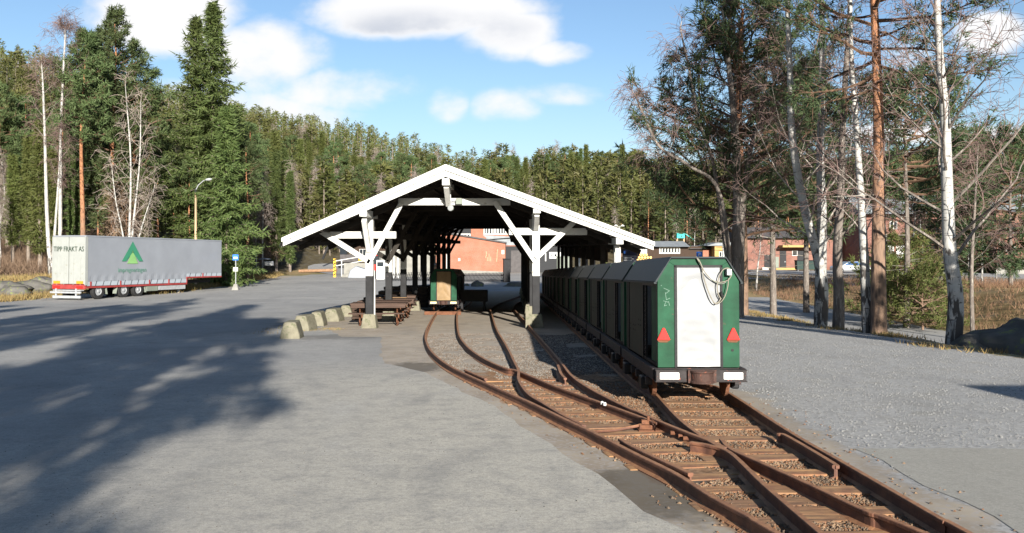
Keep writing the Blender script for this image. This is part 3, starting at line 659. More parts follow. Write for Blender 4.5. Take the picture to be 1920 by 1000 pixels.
# ================================================================ TRAIN SHED
def shed():
    FY = 25.4; PY = 26.7; END = 60.0; B = 4.16
    RXc, LX, RX_, = -1.98, -6.83, 4.22
    RZ, LZ, RZe = 4.13, 1.92, 1.80
    root = empty('train_shed', (-1.3, PY, g(-1.3, PY)), 'long open-sided timber shed with white gable, black-footed posts and low pitched roof', 'shed')
    def zl(x, top=True):
        return (RZ+(LZ-RZ)*(x-RXc)/(LX-RXc)) if x < RXc else (RZ+(RZe-RZ)*(x-RXc)/(RX_-RXc))
    # roof: sheet on top, boards underneath
    b = MB(); t = .05
    for x0, x1 in ((LX-.04, RXc), (RXc, RX_+.04)):
        ext_l = LX-.15
        z0, z1 = zl(x0), zl(x1)
        b.prism([(x0, z0), (x1, z1), (x1, z1+t), (x0, z0+t)], FY+.10, END+.3, 'y')
    b.build('roof_sheet', M['corr'], root, world=True)
    b = MB()
    for x0, x1 in ((LX+.05, RXc), (RXc, RX_-.05)):
        b.prism([(x0, zl(x0)-.16), (x1, zl(x1)-.16), (x1, zl(x1)-.003), (x0, zl(x0)-.003)], FY+.12, END, 'y')
    # battens under the boards
    for x in np.arange(LX+.5, RX_-.3, .62): b.b2(x-.04, x+.04, FY+.13, END-.05, zl(x)-.24, zl(x)-.155)
    b.build('roof_boards', M['dark_wood'], root, world=True)
    # ragged edge of the corrugated sheets hanging over the left eave
    b = MB(); ys = np.arange(FY+.12, END, .09)
    top = [(LX+.0, y, LZ+.04) for y in ys]; bot = [(LX-.14, y, LZ-.10+.035*math.sin(y*2*PI/.36)-.05*(int(y*1.3) % 3 == 0)) for y in ys]
    n = len(ys); b.add(top+bot+[(a, c, d-.03) for a, c, d in top]+[(a, c, d-.03) for a, c, d in bot], [(i, i+1, n+i+1, n+i) for i in range(n-1)]+[(2*n+i, 3*n+i, 3*n+i+1, 2*n+i+1) for i in range(n-1)]+[(n+i, n+i+1, 3*n+i+1, 3*n+i) for i in range(n-1)])
    b.build('eave_sheet', M['corr'], root, world=True)
    # gable barge boards: a wide lower board and a narrower one proud of it
    for side, x0 in ((0, LX), (1, RX_)):
        nm = 'barge_board'
        b = MB(); d = .30
        p = [(x0, zl(x0)-.17), (RXc, RZ-.31), (RXc, RZ+.03), (x0, zl(x0)+.05)]
        b.prism(p, FY+.035, FY+.085, 'y'); b.build(nm, M['white_wood'], root, world=True, bevel=.006)
        b = MB(); xo = x0+(-.03 if side == 0 else .03)
        p = [(xo, zl(xo)-.03), (RXc, RZ-.12), (RXc, RZ+.06), (xo, zl(xo)+.09)]
        b.prism(p, FY-.03, FY+.03, 'y'); b.build(nm, M['white_wood'], root, world=True, bevel=.006)
    # purlins
    for nm, x, zz in (('purlin', RXc, 3.78), ('purlin', -4.45, zl(-4.45)-.16), ('purlin', .75, zl(.75)-.16), ('purlin', 3.22, zl(3.22)-.16)):
        b = MB(); z1 = zz if x == RXc else zz
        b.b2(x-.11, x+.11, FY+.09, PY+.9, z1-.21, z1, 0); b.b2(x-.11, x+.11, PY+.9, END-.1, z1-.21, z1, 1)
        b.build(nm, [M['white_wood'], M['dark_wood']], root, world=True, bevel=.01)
    # overhang struts at the front
    for x, zt, zb in ((-4.45, 2.55, 1.60), (.75, 2.72, 2.3), (RXc, 3.57, 3.05)):
        b = MB(); b.bar((x, FY+.28, zt), (x+.0, PY-.13, zb), .17, .15, up=(1, 0, 0)); b.build('strut', M['white_wood'], root, world=True, bevel=.008)
    b = MB(); b.b2(3.14, 3.30, FY+.5, FY+.66, 1.0, 1.72); b.build('strut', M['white_wood'], root, world=True, bevel=.01)
    k = 0; y = PY
    while y < END:
        front = k == 0
        WW = 0 if k < 2 else 1
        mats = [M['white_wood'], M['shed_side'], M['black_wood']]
        zc = .82
        for x in (-4.45, .75, 3.28):
            gz = g(x, y); tp = zl(x)-.37; ped = gz+.42
            s = .115 if x < 3 else .09
            b = MB(); wy = .0
            wcol = 0 if (k < 2 or (k == 2 and x < 0)) else 1  # white timber on the first bents, dark timber colour on those behind
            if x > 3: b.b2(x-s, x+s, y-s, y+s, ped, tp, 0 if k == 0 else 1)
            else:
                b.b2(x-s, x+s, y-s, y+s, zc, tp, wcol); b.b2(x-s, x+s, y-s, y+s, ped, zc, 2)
            b.build('post', mats, root, world=True, bevel=.012)
            b = MB(); b.box((x, y, gz+.17), (.52, .50, .54), None, 0, (.70, .72)); b.build('footing', M['concrete'], root, world=True, bevel=.03)
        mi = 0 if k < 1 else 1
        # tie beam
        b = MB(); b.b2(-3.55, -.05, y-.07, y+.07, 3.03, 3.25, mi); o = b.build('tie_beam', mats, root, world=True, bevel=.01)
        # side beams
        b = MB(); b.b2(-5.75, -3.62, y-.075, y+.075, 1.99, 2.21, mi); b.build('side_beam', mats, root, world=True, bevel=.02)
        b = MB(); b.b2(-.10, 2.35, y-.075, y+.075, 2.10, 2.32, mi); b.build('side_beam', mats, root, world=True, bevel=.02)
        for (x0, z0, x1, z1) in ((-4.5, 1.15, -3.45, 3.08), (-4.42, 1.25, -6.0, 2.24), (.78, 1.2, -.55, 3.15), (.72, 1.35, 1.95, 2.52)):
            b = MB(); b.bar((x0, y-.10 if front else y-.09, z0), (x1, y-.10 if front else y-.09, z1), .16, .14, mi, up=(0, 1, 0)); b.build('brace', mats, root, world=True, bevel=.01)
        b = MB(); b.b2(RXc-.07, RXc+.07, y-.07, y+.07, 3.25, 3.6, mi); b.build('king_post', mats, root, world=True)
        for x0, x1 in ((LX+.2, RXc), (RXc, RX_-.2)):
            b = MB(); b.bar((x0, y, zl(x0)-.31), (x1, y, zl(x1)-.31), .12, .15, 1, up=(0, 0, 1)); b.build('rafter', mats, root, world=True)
        k += 1; y += B
    # long braces between posts and purlins (bay by bay, dark)
    for x in (-4.45, .75):
        for q in range(k-1):
            for yy, s in ((PY+q*B, 1), (PY+(q+1)*B, -1)):
                b = MB(); b.bar((x, yy+.13*s, 1.3), (x, yy+.95*s, zl(x)-.42), .1, .12); b.build('bay_brace', M['shed_side'], root, world=True)
    # boarded panel high under the right eave
    b = MB(); b.b2(3.42, 3.47, PY+4.16, END-.3, 1.18, 1.70); b.build('eave_boarding', M['wall_brown'], root, world=True)
    # low boarding behind the left posts
    b = MB(); b.tube([(-4.28, PY-.13, g(-4.3, PY)+.1), (-4.28, PY-.13, 1.0)], .022, 8); b.build('conduit', M['white'], root, world=True, smooth=True)
    b = MB(); b.box((.52, PY-.35, g(.5, PY)+.33), (.2, .12, .75)); b.build('timber_stub', M['concrete'], root, world=True)
    # flood light
    fl = empty('floodlight', (-1.9, PY-.15, 3.0), 'clear glass floodlight with grey junction box fixed under the white tie beam of the gable', 'floodlight')
    b = MB(); b.lathe((-1.9, PY-.36, 2.93), [(.02, 0), (.07, .02), (.10, .08), (.10, .14), (.05, .18), (.03, .2)], 14, 'y'); b.build('lamp_housing', M['plastic_grey'], fl, world=True, smooth=True)
    b = MB(); b.lathe((-1.9, PY-.375, 2.93), [(.03, 0), (.085, .005), (.09, .012)], 14, 'y'); b.build('lens', M['bulb'], fl, world=True)
    b = MB(); b.b2(-1.74, -1.54, PY-.30, PY-.12, 3.05, 3.23); b.build('junction_box', M['plastic_grey'], fl, world=True, bevel=.01)
    b = MB(); b.b2(-2.22, -1.74, PY-.16, PY-.11, 3.14, 3.17); b.b2(-1.92, -1.88, PY-.2, PY-.1, 2.9, 3.16); b.build('bracket', M['steel'], fl, world=True)
shed()
# ---------------------------------------------------------------- mine wagons
SLOPE = -math.atan(.03)
def grid_face(x0, x1, z0, z1, y, n, m, amp, seed, mi=0, b=None, vfold=False):
    v = []
    for j in range(m+1):
        for i in range(n+1):
            u, w = i/n, j/m; x = x0+(x1-x0)*u; z = z0+(z1-z0)*w
            e = min(1, 6*min(u, 1-u))*min(1, 8*min(w, 1-w)+.15)
            if vfold: d = .6*abs(math.sin(w*9+abs(u-.5)*5))+.8*mnoise.noise(Vector((x*4, z*3, seed)))
            else: d = mnoise.noise(Vector((x*1.6+z*.5, z*5.5+abs(u-.5)*2.2, seed)))+.35*mnoise.noise(Vector((x*4, z*11, seed+3)))-1.1*(1-(2*u-1)**2)*.4
            v.append((x, y-amp*e*d, z))
    b.add(v, [(j*(n+1)+i, j*(n+1)+i+1, (j+1)*(n+1)+i+1, (j+1)*(n+1)+i) for j in range(m) for i in range(n)], mi)
OUT = [(-.50, .55), (.50, .55), (.50, 1.62), (.33, 1.885), (-.33, 1.885), (-.50, 1.62)]
def make_wagon(loc, label, group, rear='plain', W=1.0, L=2.85, parts_extra=True):
    r = empty('mine_wagon', loc, label, 'railway wagon', group, (SLOPE, 0, 0))
    k = W
    # end walls with the doorway cut out
    for e, y0, y1 in ((0, 0, .045), (1, L-.045, L)):
        b = MB(); dx = .295*k
        b.prism([(-.5*k, .55), (-dx, .55), (-dx, 1.80), (-.36*k, 1.84), (-.5*k, 1.62)], y0, y1)
        b.prism([(dx, .55), (.5*k, .55), (.5*k, 1.62), (.36*k, 1.84), (dx, 1.80)], y0, y1)
        b.prism([(-.36*k, 1.84), (-dx, 1.80), (dx, 1.80), (.36*k, 1.84), (.33*k, 1.875), (-.33*k, 1.875)], y0, y1)
        b.build('end_wall', M['green'], r, bevel=.004)
        b = MB(); f = .014
        for s in (-1, 1): b.b2(s*dx-s*.0, s*(dx-.028), y0-.012 if e == 0 else y0, y1+.002 if e == 0 else y1+.012, .55, 1.80)
        b.b2(-dx, dx, y0-.012 if e == 0 else y0, y1+.002 if e == 0 else y1+.012, 1.772, 1.802)
        b.build('door_frame', M['black'], r)
    if rear != 'none':
        b = MB(); grid_face(-.262*k, .262*k, .56, 1.77, -.006 if rear != 'plain' else .02, 34, 74, .030 if rear == 'white' else .014, 2.0 if rear == 'white' else 5.0, b=b, vfold=(rear == 'tan'))
        grid_face(.262*k, -.262*k, .56, 1.77, .014 if rear != 'plain' else .03, 4, 4, 0, 0, b=b)
        b.build('tarpaulin', M['tan_tarp' if rear == 'tan' else 'tarp'], r, smooth=True)
    # roof: flat top, two sloping flanks with a small drip edge
    b = MB(); t = .02
    b.b2(-.335*k, .335*k, -.03, L+.03, 1.885, 1.885+t)
    for s in (-1, 1):
        b.prism([(s*.335*k, 1.887), (s*.335*k, 1.905), (s*.535*k, 1.600), (s*.515*k, 1.590)][::s], -.03, L+.03)
        b.b2(s*.515*k, s*.545*k, -.02, L+.02, 1.572, 1.595)
    b.build('roof', M['wroof'], r)
    # floor, benches
    b = MB(); b.b2(-.49*k, .49*k, .05, L-.05, .55, .585); b.b2(-.1, .1, .3, L-.3, .586, .95); b.build('bench', M['wall_brown'], r)
    for s in (-1, 1):
        x0, x1 = (s*.47*k, s*.495*k)
        b = MB(); b.b2(x0, x1, 1.30, 2.52, .56, 1.60); b.build('side_panel', M['panel'], r, bevel=.003)
        b = MB()
        for zz in (1.05, .98):
            for yy in (1.42, 1.60, 1.95, 2.13, 2.4): b.lathe((s*.496*k, yy, zz-.1*(yy > 1.8)), [(.011, 0), (.008, s*.006)], 6, 'x')
        b.build('rivets', M['black'], r)
        for yy in (.05, 1.20, 2.60, L-.11):
            b = MB(); b.b2(x0, s*.499*k, yy, yy+.07, .56, 1.60); b.build('side_post', M['black'], r)
        b = MB(); b.b2(x0, s*.499*k, .12, 1.20, 1.54, 1.60); b.build('door_lintel', M['black'], r)
        b = MB()   # perforated sliding gate strip beside the doorway
        for q in range(16):
            zz = .62+q*.057; b.bar((s*.48*k, 1.00, zz), (s*.48*k, 1.17, zz+.05), .008, .010); b.bar((s*.48*k, 1.17, zz), (s*.48*k, 1.00, zz+.05), .008, .010)
        b.b2(x0, x1, .97, .995, .56, 1.54); b.build('folding_gate', M['black'], r)
        b = MB(); b.b2(s*.455*k, s*.475*k, .12, .62, .56, 1.56); b.build('inner_panel', M['green'], r)
    # chassis
    b = MB()
    for s in (-1, 1): b.b2(s*.50*k, s*.57*k, -.02, L+.02, .40, .54)
    b.b2(-.5*k, .5*k, .02, .1, .40, .54); b.b2(-.5*k, .5*k, L-.1, L-.02, .40, .54); b.b2(-.3, .3, .3, L-.3, .33, .45)
    for s in (-1, 1):
        for yy in (.35, 1.2, 1.65, 2.5): b.b2(s*.52, s*.60, yy-.05, yy+.05, .30, .40)
    b.build('chassis', M['rust'] if rear == 'x' else M['bumper'], r, bevel=.004)
    for yy in (.62, L-.62):
        for s in (-1, 1):
            b = MB(); b.lathe((s*.44, yy, .31), [(.03, 0), (.17, .0), (.18, s*.02), (.18, s*.05), (.20, s*-.0), (.03, s*.09)], 20, 'x'); b.build('wheel', M['rust'], r, smooth=False)
            b = MB(); b.b2(s*.53, s*.63, yy-.12, yy+.12, .22, .38); b.build('axle_box', M['black'], r, bevel=.02)
    for e, y0, y1 in ((0, -.14, -.022), (1, L+.022, L+.12)):
        b = MB(); b.b2(-.545*k, .545*k, y0, y1, .40, .525); b.b2(-.555*k, .555*k, y0-.008, y1, .525, .538); b.b2(-.555*k, .555*k, y0-.008, y1, .388, .40)
        b.build('bumper_bar', M['bumper'], r, bevel=.004)
        sg = -1 if e == 0 else 1; yo = y0-.004 if e == 0 else y1+.004
        for s in (-1, 1):
            b = MB(); x = s*.385*k; b.b2(x-.115*k, x+.115*k, yo-.004, yo+.004, .425, .502); b.build('reflector', M['yellow_reflector'] if rear == 'tan' else M['reflector'], r)
        if e == 0:
            b = MB(); b.lathe((0, -.18, .385), [(.145, 0), (.145, .02), (.135, .03), (.135, .12), (.145, .13), (.145, .15), (.05, .15)], 28, 'z'); b.b2(-.17, .17, -.19, -.14, .385, .54)
            b.build('coupling', M['oldrust'], r, smooth=False)
    return r
WL = 3.14
wn = make_wagon((2.285, 10.42, g(2.285, 10.42)), 'dark green rear wagon of the long train, with white tarpaulin door and red triangles', 'green mine wagons of the long train', 'white')
def rear_details(r):
    for s, x in ((-1, -.43), (1, .422)):
        t = MB(); z = .885; w = .082; h = .148
        t.prism([(x-w, z), (x+w, z), (x+.012, z+h), (x-.012, z+h)], -.022, -.001); tr = t.build('reflector_triangle', M['red'], r, bevel=.004)
        t = MB(); t.prism([(x-w*.66, z-.028), (x+w*.5, z-.03), (x+w*.95, z-.004), (x-w*.95, z-.004)], -.008, -.001); q = t.build('rust_patch', M['rust'], r)
        t = MB()
        for qx, qz in ((0, .11), (0, .03)): t.lathe((x+qx, -.024, z+qz), [(.006, 0), (.006, .004)], 8, 'y')
        t.build('screw', M['black'], r)
    f = lambda px, py, y=-.04: ((px-1311.5)/154, y, 1.89-(py-484)/154)
    def cab(pts, rad, nm='cable', m='cable'):
        c = catmull([f(*p) for p in pts], 7); b = MB(); b.tube(c, rad, 6); return b.build(nm, M[m], r, smooth=True)
    cab([(1308, 482, .0), (1309, 487, -.05), (1316, 500, -.05), (1320, 520, -.05), (1326, 540, -.05), (1333, 558, -.06), (1341, 570, -.06), (1349, 565, -.06), (1354, 555, -.05)], .0075)
    cab([(1309, 483, .0), (1312, 490, -.06), (1319, 506, -.06), (1332, 522, -.05), (1348, 530, -.05), (1365, 526, -.06), (1372, 514, -.07), (1368, 506, -.07)], .007)
    cab([(1310, 483, 0), (1314, 493, -.05), (1323, 512, -.05), (1338, 527, -.05), (1352, 533, -.05), (1362, 530, -.05)], .006, m='plastic_grey')
    cab([(1371, 513, -.07), (1366, 504, -.08), (1356, 506, -.08), (1349, 518, -.07), (1345, 536, -.06), (1347, 552, -.06), (1352, 562, -.06)], .0075)
    cab([(1366, 522, -.07), (1364, 540, -.07), (1358, 558, -.07), (1350, 568, -.06), (1343, 568, -.06)], .006)
    b = MB(); a = Vector(f(1351, 548, -.07)); c = Vector(f(1355, 558, -.07)); b.tube([a, c], .018, 8); b.build('cable_plug', M['rubber'], r, smooth=True)
    b = MB(); p = f(1367, 511, -.05); b.box(p, (.055, .09, .075)); b.build('socket', M['white'], r, bevel=.006)
    b = MB(); b.lathe((f(1375, 658)[0], -.006, f(1375, 658)[2]), [(.017, 0), (.014, .006)], 10, 'y'); b.build('bolt_hole', M['black'], r)
    b = MB(); rg = random.Random(4)
    base = [((1246, 541), (1257, 546)), ((1257, 546), (1249, 552)), ((1249, 549), (1251, 563)), ((1251, 563), (1258, 560)), ((1245, 565), (1256, 568)), ((1250, 566), (1247, 575)), ((1255, 566), (1257, 574)), ((1247, 575), (1252, 573))]
    for (a, c) in base:
        b.bar(f(a[0], a[1], -.0015), f(c[0], c[1], -.0015), .005, .002, up=(0, 1, 0))
    b.bar(f(1241, 536, -.0015), f(1242, 536.6, -.0015), .01, .002, up=(0, 1, 0))
    b.build('scratched_graffiti', M['scratch'], r)
rear_details(wn)
w0 = make_wagon((2.285, 10.42+WL, g(2.285, 10.42+WL)), 'dark green mine wagon, second from the rear of the long train', 'green mine wagons of the long train', 'plain')
ORD = ['third', 'fourth', 'fifth', 'sixth', 'seventh', 'eighth', 'ninth', 'tenth', 'eleventh', 'twelfth', 'thirteenth']
for i in range(11):
    y = 10.42+WL*(i+2)
    dx = 0.0
    copy_tree(w0, (2.285, y, g(2.285, y)), label='dark green mine wagon, %s from the rear of the long train' % ORD[i])
wt = make_wagon((-2.90, 36.2, g(-2.90, 36.2)), 'small green mine wagon with tan tarpaulin door alone on the left track in the shed', 'mine wagons on the left track', 'tan', W=1.10)
copy_tree(wt, (-2.90, 36.2+WL, g(-2.90, 36.2+WL)), label='shaded mine wagon hidden behind the small tan-fronted wagon')
# buffer timbers below the tan wagon
b = MB(); b.b2(-.75, .75, -.06, .06, 0, .14); o = b.build('stop_beam', M['rust'], bevel=.01); o.location = (-2.85, 35.1, g(-2.85, 35.1)); tag(o, 'rusty timber beam across the left track in front of the tan-fronted wagon', 'stop beam')
# ================================================================ TREES
def nrm(a): return a/(np.linalg.norm(a, axis=-1, keepdims=True)+1e-9)
def needle_tris(b, c, d, n, L, W, rg, spread=.8, mi=0):
    """n needle sprays at each centre c pointing around d"""
    N_ = len(c)
    if N_ == 0: return
    c = np.repeat(c, n, 0); d = np.repeat(d, n, 0)
    dd = nrm(d+spread*rg.normal(size=c.shape)); s = nrm(np.cross(dd, rg.normal(size=c.shape)))
    l = L*(.6+.8*rg.random((len(c), 1))); w = W*(.6+.8*rg.random((len(c), 1)))
    o = c+rg.normal(size=c.shape)*L*.25
    b.tris(o-s*w/2, o+s*w/2, o+dd*l, mi)
def path_at(pts, t):
    pts = np.asarray(pts, float); n = len(pts)-1; x = np.clip(t, 0, 1)*n; i = min(int(x), n-1); f = x-i
    return pts[i]*(1-f)+pts[i+1]*f
def spruce_mesh(seed, H, R, base=.06, nb=130, dens=1.0, dead=0.0, card=(.42, .13), pw=.72):
    rg = np.random.default_rng(seed); tb, cb_ = MB(), MB()
    r0 = .011*H+.05
    tb.tube([(0, 0, -.4), (0, 0, H*.3), (rg.normal()*.05, rg.normal()*.05, H*.65), (0, 0, H)], [r0, r0*.75, r0*.42, .015], 8)
    C, D = [], []
    dp0, dp1 = [], []
    for i in range(nb):
        f = base+(1-base)*(i/nb)**.92; z = H*f
        prof = (1-f)**pw*(.75+.25*math.sin(i*2.1))*(.55+.72*rg.random())
        prof *= min(1.0, .45+(f-base)*4)
        L = max(.22, R*prof); a = i*2.39996+rg.normal()*.25
        droop = -.38+.75*f+rg.normal()*.08
        d0 = np.array((math.cos(a), math.sin(a), droop)); m = max(3, int(L/.34)); p = np.array((0, 0, z)); st = L/m
        isdead = rg.random() < dead*(1-f)
        for k in range(m):
            t = (k+1)/m; dd = nrm(d0+np.array((0, 0, -.35*math.sin(t*3)+.55*t*t*(1-f*.5)))+rg.normal(size=3)*.05); q = p+dd*st
            dp0.append(p); dp1.append(q)
            if k > 0 or L < .8 or f > .5:
                if not isdead:
                    sd = nrm(np.cross(dd, (0, 0, 1)))
                    wdt = .15+.32*(1-t)*min(L, 2.2)
                    for s in (-1, 1):
                        for e in range(2):
                            C.append(q-dd*st*rg.random()+s*sd*wdt*rg.random()*.4); D.append(nrm(dd*.7+s*sd*(.8)+np.array((0, 0, -.35-.5*rg.random()))))
                    C.append(q); D.append(dd)
            p = q
    n = max(1, int(round(2*dens)))
    needle_tris(cb_, np.array(C), np.array(D), n+1, card[0], card[1], rg, .45, 0)
    # leader shoot
    needle_tris(cb_, np.array([(0, 0, H-.1*k) for k in range(8)]), np.tile((0, 0, .6), (8, 1)), 4, .25, .06, rg, .5, 0)
    dp0, dp1 = np.array(dp0), np.array(dp1); k = rg.random(len(dp0)) < 1.0
    cb_.cones(dp0[k], dp1[k], np.full(k.sum(), .022), np.full(k.sum(), .012), 3, 1)
    return tb, cb_
def pine_mesh(seed, H, R, crown=.45, nl=46, sub=7, tuft=6, lean=(0, 0), r0=None, card=(.26, .05), rtop=.75, stub=True, droop=0.0):
    rg = np.random.default_rng(seed); tb, cb_ = MB(), MB(); r0 = r0 or .010*H+.05
    tp = [np.array((0, 0, -.4))]+[np.array((lean[0]*f**1.3+.010*H*math.sin(f*7+seed)*f, lean[1]*f+.008*H*math.cos(f*6+seed)*f, H*f)) for f in (.12, .25, .4, .55, .7, .85, 1.0)]
    tb.tube(catmull(tp, 3), [r0*(1-.86*(k/21)) if k > 0 else r0*1.15 for k in range(22)], 10)
    C, D, p0, p1, ra, rb = [], [], [], [], [], []
    for i in range(nl):
        f = crown+(1-crown)*((i+.3*rg.random())/nl); o = path_at(tp[1:], (f-.12)/.88) if f > .12 else np.array((0, 0, H*f))
        g_ = (f-crown)/(1-crown); L = R*(math.sin(PI*min(1, .18+.82*g_))**.55*(1-rtop*g_*g_) + .12)*(.65+.6*rg.random()); a = i*2.39996+rg.normal()*.4
        up = -.12+.75*g_+rg.normal()*.13-droop; d = nrm(np.array((math.cos(a), math.sin(a), up))); p = o.copy(); m = max(3, int(L/.5)); st = L/m; rr = .013*L+.012
        for k in range(m):
            d = nrm(d+rg.normal(size=3)*.16+np.array((0, 0, .07))); q = p+d*st; t = (k+1)/m
            p0.append(p); p1.append(q); ra.append(rr*(1-.8*k/m)); rb.append(rr*(1-.8*(k+1)/m))
            if t > .28:
                for s in range(max(1, int(sub*.5*(.5+t)))):
                    bd = nrm(d+rg.normal(size=3)*.75+np.array((0, 0, .12))); bl = (.25+.55*rg.random())*(1.15-.4*t)*min(1.3, .5+L*.25); e = q+bd*bl
                    p0.append(q); p1.append(e); ra.append(.014); rb.append(.007)
                    for h in range(2): C.append(q+(e-q)*(1-.42*h)+rg.normal(size=3)*.07); D.append(bd)
            p = q
        C.append(p); D.append(d)
    needle_tris(cb_, np.array(C), np.array(D), tuft, card[0], card[1], rg, .75, 0)
    cb_.cones(p0, p1, ra, rb, 4, 1)
    if stub:  # dead snags under the crown
        s0, s1 = [], []
        for i in range(12):
            f = crown*(.45+.5*rg.random()); o = path_at(tp[1:], max(0, (f-.12)/.88)); a = rg.random()*6.28; l = .4+1.3*rg.random()
            s0.append(o); s1.append(o+np.array((math.cos(a), math.sin(a), -.1+.3*rg.random()))*l)
        cb_.cones(s0, s1, np.full(12, .02), np.full(12, .006), 3, 2)
    return tb, cb_
def birch_mesh(seed, stems, nl=30, f0=.25, limbL=.28, up=1.0, sub=6, tw=5, weep=.25, minr=.006, twl=.5, limbr=.22, wander=.13, len_prof=None):
    """stems: list of (points, r0, r1). returns trunk MB, limbs+twigs MB"""
    rg = random.Random(seed); tb, cb_ = MB(), MB(); S0, S1, R0, R1 = [], [], [], []; T0, T1, Q0, Q1 = [], [], [], []
    def rn(s): return (rg.gauss(0, s), rg.gauss(0, s), rg.gauss(0, s))
    def go(p, d, L, r, lvl):
        m = max(3, int(L/(.55 if lvl == 0 else .28 if lvl == 1 else .2))); st = L/m
        for k in range(m):
            w = wander*(1+.5*lvl); v = rn(w); bend = (.05 if lvl == 0 else -.02*lvl-weep*.25*(lvl >= 1)*(k/m)-(weep*.5 if lvl == 2 else 0))
            d = Vector((d[0]+v[0], d[1]+v[1], d[2]+v[2]+bend)).normalized(); q = p+d*st
            a, b = max(minr, r*(1-.85*k/m)), max(minr*.8, r*(1-.85*(k+1)/m))
            if lvl == 0: S0.append(p); S1.append(q); R0.append(a); R1.append(b)
            else: T0.append(p); T1.append(q); Q0.append(a); Q1.append(b)
            t = (k+1)/m
            if lvl == 0 and t > .18:
                for _ in range(max(1, round(sub/ m*1.25+rg.random()*.5))):
                    v = rn(.62); dd = Vector((d[0]+v[0], d[1]+v[1], d[2]*.8+v[2]*.8+.12)).normalized(); go(q, dd, L*(.30+.25*rg.random())*(1.15-.6*t), r*.38*(1-.5*t), 1)
            elif lvl == 1:
                for _ in range(max(1, round(tw/m+rg.random()-.3))):
                    v = rn(.6); dd = Vector((d[0]+v[0], d[1]+v[1], d[2]+v[2]-weep*.4)).normalized(); go(q, dd, twl*(.5+rg.random()), minr*1.2, 2)
            p = q
    for pts, r0, r1 in stems:
        c = catmull(pts, 5); n = len(c); rad = [r0+(r1-r0)*(k/(n-1))**.85 for k in range(n)]; rad[0] *= 1.2
        tb.tube(c, rad, 10); Hh = np.linalg.norm(c[-1]-c[0])
        for i in range(nl):
            f = f0+(.985-f0)*(i+rg.random()*.6)/nl; o = path_at(c, f); tang = nrm(path_at(c, min(1, f+.02))-path_at(c, f-.02)); a = i*2.39996+rg.gauss(0, .4)
            lp = (1-f)**.55 if len_prof is None else len_prof(f)
            L = Hh*limbL*max(.12, lp)*(.7+.5*rg.random()); u_ = up*(.55+.6*f)
            d = Vector((math.cos(a), math.sin(a), 0))+Vector(tang)*u_; rr = (r0+(r1-r0)*f)*limbr
            go(Vector(o), d.normalized(), L, max(minr*1.5, rr), 0)
        go(Vector(c[-1]), Vector(nrm(c[-1]-c[-3])), Hh*.06, r1, 0)
    cb_.cones([tuple(v) for v in S0], [tuple(v) for v in S1], R0, R1, 5, 0)
    if T0: cb_.cones([tuple(v) for v in T0], [tuple(v) for v in T1], Q0, Q1, 3, 1)
    return tb, cb_
def tree_thing(name, loc, meshes, mats_t, mats_c, label, cat, group=None, rz=0, scale=1, crown_name='crown'):
    r = empty(name, loc, label, cat, group, (0, 0, rz)); r.scale = (scale,)*3
    meshes[0].build('trunk', mats_t, r, smooth=True); meshes[1].build(crown_name, mats_c, r)
    return r
def gz(x, y): return (x, y, g(x, y)-.02)
PM = [M['pine'], M['pine_limb'], M['dead']]; PD = [M['pine_dark'], M['pine_limb'], M['dead']]
SM = [M['spruce'], M['spruce_bark']]; SY = [M['spruce_yellow'], M['spruce_bark']]
def XY(px, Y): return ((px-960)/F*Y, Y)
def topH(px, py, Y): x, y = XY(px, Y); return CAMZ-(py-HY)/F*Y-g(x, y)
# ---- heroes on the left
def hero(fn, name, px, Y, pytop, label, cat, mt, mc, group=None, **k):
    x, y = XY(px, Y); H = topH(px, pytop, Y); return tree_thing(name, gz(x, y), fn(H=H, **k), mt, mc, label, cat, group)
hero(pine_mesh, 'pine_tree', 155, 74, 62, 'tall pine with bare orange trunk rising behind the rear of the white trailer', 'pine', M['pine_bark'], PM, seed=1, R=2.3, crown=.60, nl=60, sub=8, tuft=8, card=(.36, .085), r0=.26)
hero(pine_mesh, 'pine_tree', 212, 78, 20, 'tallest dark green pine behind the trailer, with ragged pointed crown', 'pine', M['pine_bark'], PM, seed=2, R=3.8, crown=.28, nl=80, sub=7, tuft=7, card=(.38, .09), rtop=.85, r0=.28)
hero(pine_mesh, 'pine_tree', 250, 80, 88, 'broad pine just right of the tallest pine behind the trailer', 'pine', M['pine_bark'], PM, seed=3, R=4.4, crown=.3, nl=72, sub=7, tuft=7, card=(.38, .09), rtop=.75, r0=.25)
hero(pine_mesh, 'pine_tree', 190, 84, 60, 'pine crown between the orange-trunked pine and the tallest pine', 'pine', M['pine_bark'], PM, seed=33, R=3.2, crown=.3, nl=80, sub=8, tuft=7, card=(.38, .09), rtop=.75, r0=.25)
hero(spruce_mesh, 'spruce_tree', 400, 77, 6, 'very tall dark spruce behind the street lamp, right-hand one of the twin tops', 'spruce', M['spruce_bark'], SM, seed=4, pw=.66, R=5.8, base=.03, nb=240, dens=1.1, card=(.50, .13))
hero(spruce_mesh, 'spruce_tree', 368, 79, 34, 'very tall dark spruce behind the street lamp, left-hand one of the twin tops', 'spruce', M['spruce_bark'], SM, seed=5, pw=.62, R=5.0, base=.05, nb=220, dens=1.1, card=(.50, .13))
hero(spruce_mesh, 'spruce_tree', 425, 73, 205, 'wide lower spruce with hanging boughs right of the street lamp', 'spruce', M['spruce_bark'], SM, seed=6, R=4.4, base=.02, nb=190, dens=1.1, card=(.5, .12))
